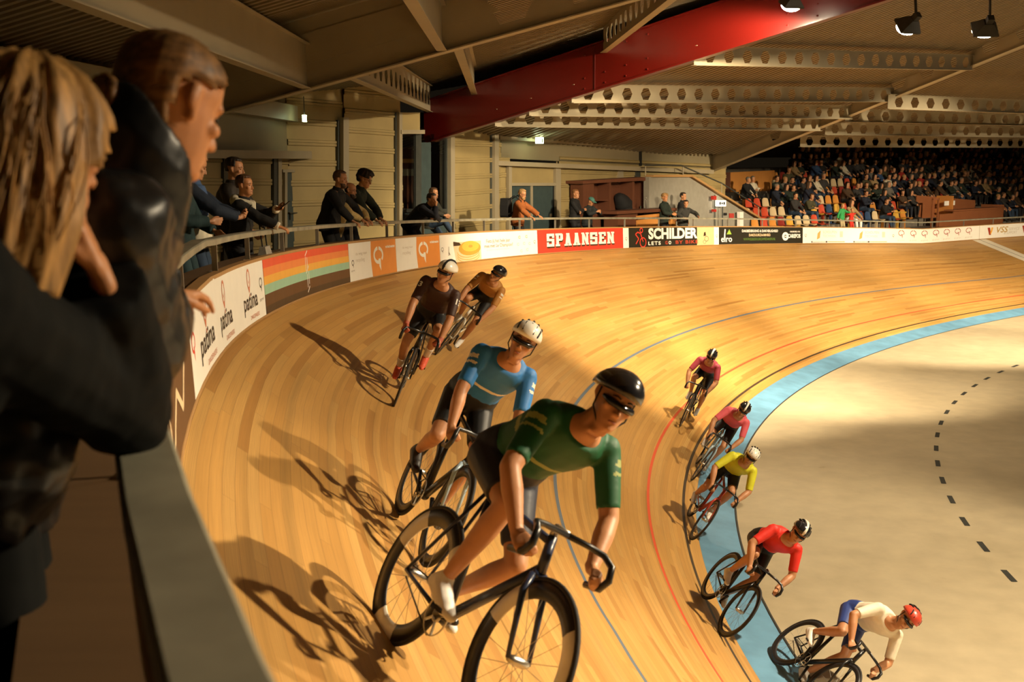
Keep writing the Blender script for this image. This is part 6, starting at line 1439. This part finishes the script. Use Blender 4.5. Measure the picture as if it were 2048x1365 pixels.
def seat_at(u, r, cname, occ):
    o = bpy.data.objects.new('stadium_seat', SEAT); link(o); o.matrix_world = frame(u, r); o.material_slots[0].link = 'OBJECT'; o.material_slots[0].material = SEATM[cname]
    lab = '%s plastic bucket seat, %s, in the %s of the grandstand' % (cname, 'taken by a spectator' if occ else 'empty', ROWN[r]); tag(o, lab, 'seat', '%s %s seats in the %s' % ('taken' if occ else 'empty', cname, ROWN[r]))
def sitter(u, r, top, hair, mesh, label=None, group=None, tm=None, trm=None, sc=1., seat=True, yaw=0., hname=None):
    o = bpy.data.objects.new('person', CM[mesh]); link(o); M = frame(u, r, .42, 0., yaw); o.matrix_world = M @ Matrix.Scale(sc, 4)
    for i, m_ in ((1, tm or TM[top]), (2, trm or rng.choice((TROU, JEANS, NAVY, BLACKC))), (3, hair)): o.material_slots[i].link = 'OBJECT'; o.material_slots[i].material = m_
    lab = label or '%s haired person sitting in %s clothing in the %s of the grandstand' % (hname or 'dark', top, ROWN[r])
    tag(o, lab, 'person', group or '%s haired %s clad crowd in the %s' % (hname or 'dark', top, ROWN[r])); return o
def u_for(px, r): return min(np.arange(-2, 27, .02), key=lambda u: abs(proj(T_(u, r, .9, .3))[0]-px))
def occ_p(px, r):
    if r == 0: return 0. if px < 1985 else .85
    if r == 1: return 0. if px < 1575 else (.35 if px < 1720 else (.15 if px < 1830 else (0 if px < 1900 else .8)))
    if r == 2: return .0 if px < 1550 else (.55 if px < 1640 else (.15 if px < 1690 else .85))
    if r == 3: return .0 if px < 1550 else (.85 if px < 1660 else (.1 if px < 1730 else .88))
    if r == 4: return .0 if px < 1562 else (.3 if px < 1640 else (.15 if px < 1725 else .88))
    if r == 5: return .0 if px < 1570 else (.45 if px < 1700 else .85)
    if r == 6: return .0 if px < 1590 else (.75 if px < 1720 else .85)
    return 0. if px < 1590 else (.8 if px < 1700 else .72)
SPECIAL = []
def special(px, r, top, hair, mesh, label, tm=None, trm=None, sc=1., yaw=0.):
    u = u_for(px, r); SPECIAL.append((r, u)); seat_at(u, r, rng.choice(SEATC)[0], True); return sitter(u, r, top, hair, mesh, label, 'spectators picked out in the grandstand', tm, trm, sc, yaw=yaw)
special(1497, 3, 'black', HAIR_G, 1, 'person in black seated by the orange partition, left of a pair'); special(1514, 3, 'white', HAIR_G, 2, 'grey haired person in black and white seated by the orange partition, right of a pair', trm=BLACKC)
special(1560, 3, 'dark green', HAIR_D, 0, 'person in green sweatshirt seated just right of the orange partition'); special(1597, 1, 'charcoal', HAIR_D, 0, 'man in charcoal with arms on knees low in the grandstand left of the green child')
special(1622, 1, 'olive', HAIR_B, 4, 'person in olive with arms folded low in the grandstand'); special(1636, 3, 'white', HAIR_D, 3, 'person in white shirt under a dark jacket seated left of centre', tm=TM['white'])
special(1738, 3, 'olive', HAIR_D, 0, 'man in olive jacket sitting beside a woman in beige'); special(1753, 3, 'beige', HAIR_D, 3, 'woman in beige sitting beside a man in olive jacket')
special(1735, 1, 'navy', HAIR_D, 6, 'man in navy with clasped hands seated right of the white trousered woman'); special(1776, 0, 'black', HAIR_D, 6, 'person in black holding an orange tray at the front of the grandstand')
special(1709, 0, 'beige', HAIR_B, 7, 'woman with white trousers seated beside the child in red', trm=SHOE_W)
special(1936, 5, 'white', HAIR_D, 3, 'person in white top among dark clothed spectators high on the right'); special(1984, 4, 'white', HAIR_D, 0, 'person in white pullover seated high at the right of the grandstand')
special(1847, 3, 'red', HAIR_D, 5, 'person in red top seated above the judges booth')
p = T_(u_for(1792, 0), 0, .62, -.08); mb = MB(); mb.box((0, 0, 0), (.22, .14, .015)); mb.box((0, .13, .02), (.22, .01, .02)); mb.box((0, -.13, .02), (.22, .01, .02)); o = mb.build('tray', SEATM['yellow']); o.matrix_world = frame(u_for(1786, 0), 0, -.06, .72); tag(o, 'orange yellow tray held by the person in black at the front', 'tray')
# two children standing at the front
def child(px, r, top, trous, hairm, label, h=1.18, arms=None, dn=.1):
    u = u_for(px, r); root = empty('person', label=label, cat='person', group='children standing at the front of the grandstand', mat=frame(u, r, dn, 0.))
    k = h/1.76; f = Fig(root, h, pelvis=(0, 0, .95*k), lean=(.02, .1), head=(.1, -.1), hands=arms, feet={1: (.07, 0, .08*k), -1: (-.07, .03, .08*k)})
    f.body(SKIN2, vox=.012, lo=True); f.top(top, 'sweater', ex=.02, vox=.014, disp=.0); f.trousers(trous, vox=.014, disp=0); f.hair(hairm, L_CREW)
child(1671, 0, cloth('child_green', 50, 150, 80), cloth('child_beige', 176, 160, 120), HAIR_BL, 'child in bright green sweater standing with one arm out', 1.22, {1: (.30, .02, .62), -1: (-.34, .18, .86)}, dn=.0)
child(1692, 0, cloth('child_red', 214, 48, 30), cloth('child_red', 214, 48, 30), HAIR_BL, 'small child in red standing beside the child in green', 1.0, None, dn=.05)
for r in range(NROW):
    u = -.8
    while u < 35:
        px, py = proj(T_(u, r, .9, .3))
        if px > 2075: break
        lim = [1512, 1505, 1500, 1548, 1552, 1556, 1590, 1600][r]
        booth = r <= 1 and 1828 < px < 1995
        if px > lim and not booth and all(not (q == r and abs(v-u) < .42) for q, v in SPECIAL):
            occ = rng.random() < occ_p(px, r); cn = rng.choices([c[0] for c in SEATC], [3, 3, 3, 1.5, 1, 2])[0]
            if not (r == 0 and 1655 < px < 1705): seat_at(u, r, cn, occ)
            if occ:
                hn, hm = rng.choices(HM_, [5, 4, 2.5, 1.5])[0]; tn = rng.choices([t[0] for t in TOPS], [t[2] for t in TOPS])[0]
                sitter(u, r, tn, hm, rng.randrange(8), hname=hn, yaw=rng.uniform(-.25, .25), sc=rng.uniform(.94, 1.06))
        u += .52
# --- judges booth
bt = empty('judges_booth', (0, 0, 0), 'red brown plywood booth at the front right of the grandstand', 'booth')
RW_ = plank_material('booth_ply', (.24, .075, .028), (.36, .13, .045), axis=0)
u0, u1 = u_for(1862, 0), u_for(1992, 0)
def bx(name, m, ua, ub, na, nb, za, zb, zc=None):
    mb = MB(); b0 = [T_(ua, 0, za, na), T_(ub, 0, za, na), T_(ub, 0, za, nb), T_(ua, 0, za, nb)]; t0 = [T_(ua, 0, zb, na), T_(ub, 0, zb if zc is None else zc, na), T_(ub, 0, zb if zc is None else zc, nb), T_(ua, 0, zb, nb)]
    mb.hexa(b0, t0); o = mb.build(name, m); o.parent = bt; return o
bx('back_wall', RW_, u0, u1-.6, 1.0, 1.05, -.3, 1.35, 1.0); bx('side_wall', M_ORANGEWOOD, u0+1.6, u0+1.65, .2, 1.0, -.3, 1.3); bx('front_wall', RW_, u0+1.2, u1, -.1, -.05, -.4, .62, .64); bx('desk_top', RW_, u0+1.15, u1+.05, -.14, .35, .64, .70); bx('end_wall', RW_, u1-.05, u1, -.1, 1.0, -.4, .8)
for du, nn in ((-.55, -.1), (-.1, -.1)): bx('post', RW_, u0+du, u0+du+.07, nn, nn+.07, -.4, 1.25)
bx('lintel', RW_, u0-.55, u0-.03, -.1, -.03, 1.18, 1.25); bx('low_wall', RW_, u0+.05, u0+1.2, -.1, -.05, -.4, .55)
for i, du in enumerate((1.35, 1.85)): mb = MB(); mb.box((0, 0, 0), (.18, .012, .10)); o = mb.build('chair_back', M_WHITEP); o.matrix_world = frame(u0+du, 0, .35, .98); tag(o, 'white chair back showing above the booth desk, %s one' % ('left' if i == 0 else 'right'), 'chair')
WORLD = .004; EXPO = .78
CC = Vector((22.9, 11.4))
def ringlamp(ang, r, z, rt, zt, lab_, pw, cone=54, blend=.75):
    a = math.radians(ang); lamp((CC.x+r*math.cos(a), CC.y+r*math.sin(a), z), (CC.x+rt*math.cos(a), CC.y+rt*math.sin(a), zt), lab_, pw, math.radians(cone), blend)
lamp(atY(1583, 8, 20.5), (3.9, 25., 0), 'floodlight at the top edge in front of the red girder', 1500, math.radians(150), .35, hang=.9)
lamp(atY(1816, 52, 17.5), (2.4, 26.0, .5), 'left floodlight of the pair below the dark roof beam at upper right', 5200, math.radians(82), .6, hang=.9)
lamp(atY(1970, 58, 17.5), (7.8, 27., .5), 'right floodlight of the pair below the dark roof beam at upper right', 5600, math.radians(66), .6, hang=.9)
ringlamp(204, 15.2, 8.0, 21.2, .0, 'floodlight high over the infield right of the camera', 6600, 92, .55)
ringlamp(184, 14.0, 8.2, 19.8, .0, 'floodlight high over the infield near the middle of the bend', 4200, 104, .5)
lamp((17, 24, 7.8), (12.0, 33.5, .3), 'floodlight high over the infield beyond the right edge', 11000, math.radians(68), .5)
lamp((23, 27, 7.8), (20.5, 37, .3), 'floodlight over the infield beside the straight', 11000, math.radians(68), .5)
# put every root Empty at the base of what it carries
bpy.context.view_layer.update()
for r in [o for o in bpy.data.objects if o.type == 'EMPTY' and o.parent is None and o.location.length < 1e-6 and o.children]:
    ps = [c.matrix_world @ Vector(q) for c in r.children_recursive if c.type == 'MESH' for q in c.bound_box]
    b = Vector(((min(p.x for p in ps)+max(p.x for p in ps))/2, (min(p.y for p in ps)+max(p.y for p in ps))/2, min(p.z for p in ps)))
    r.location = b
    for c in r.children: c.location = c.location-b
# ------------------------------------------------------------------ camera, light levels, view
cd = bpy.data.cameras.new('camera'); cam = bpy.data.objects.new('camera', cd); link(cam)
cd.sensor_fit = 'HORIZONTAL'; cd.sensor_width = 36.; cd.lens = FPX/2048*36; cd.clip_start = .05; cd.clip_end = 300
cam.matrix_world = basis(C_R, C_U, -C_F, CAM)
cd.dof.use_dof = True; cd.dof.focus_distance = 15.; cd.dof.aperture_fstop = 4.0
SC.camera = cam
w = bpy.data.worlds.new('world'); SC.world = w; w.use_nodes = True
bg = w.node_tree.nodes['Background']; bg.inputs[0].default_value = (1., .72, .42, 1); bg.inputs[1].default_value = WORLD
vs = SC.view_settings; SC.display_settings.display_device = 'sRGB'; vs.view_transform = 'Standard'; vs.look = 'None'; vs.exposure = EXPO; vs.gamma = 1.; vs.use_curve_mapping = False
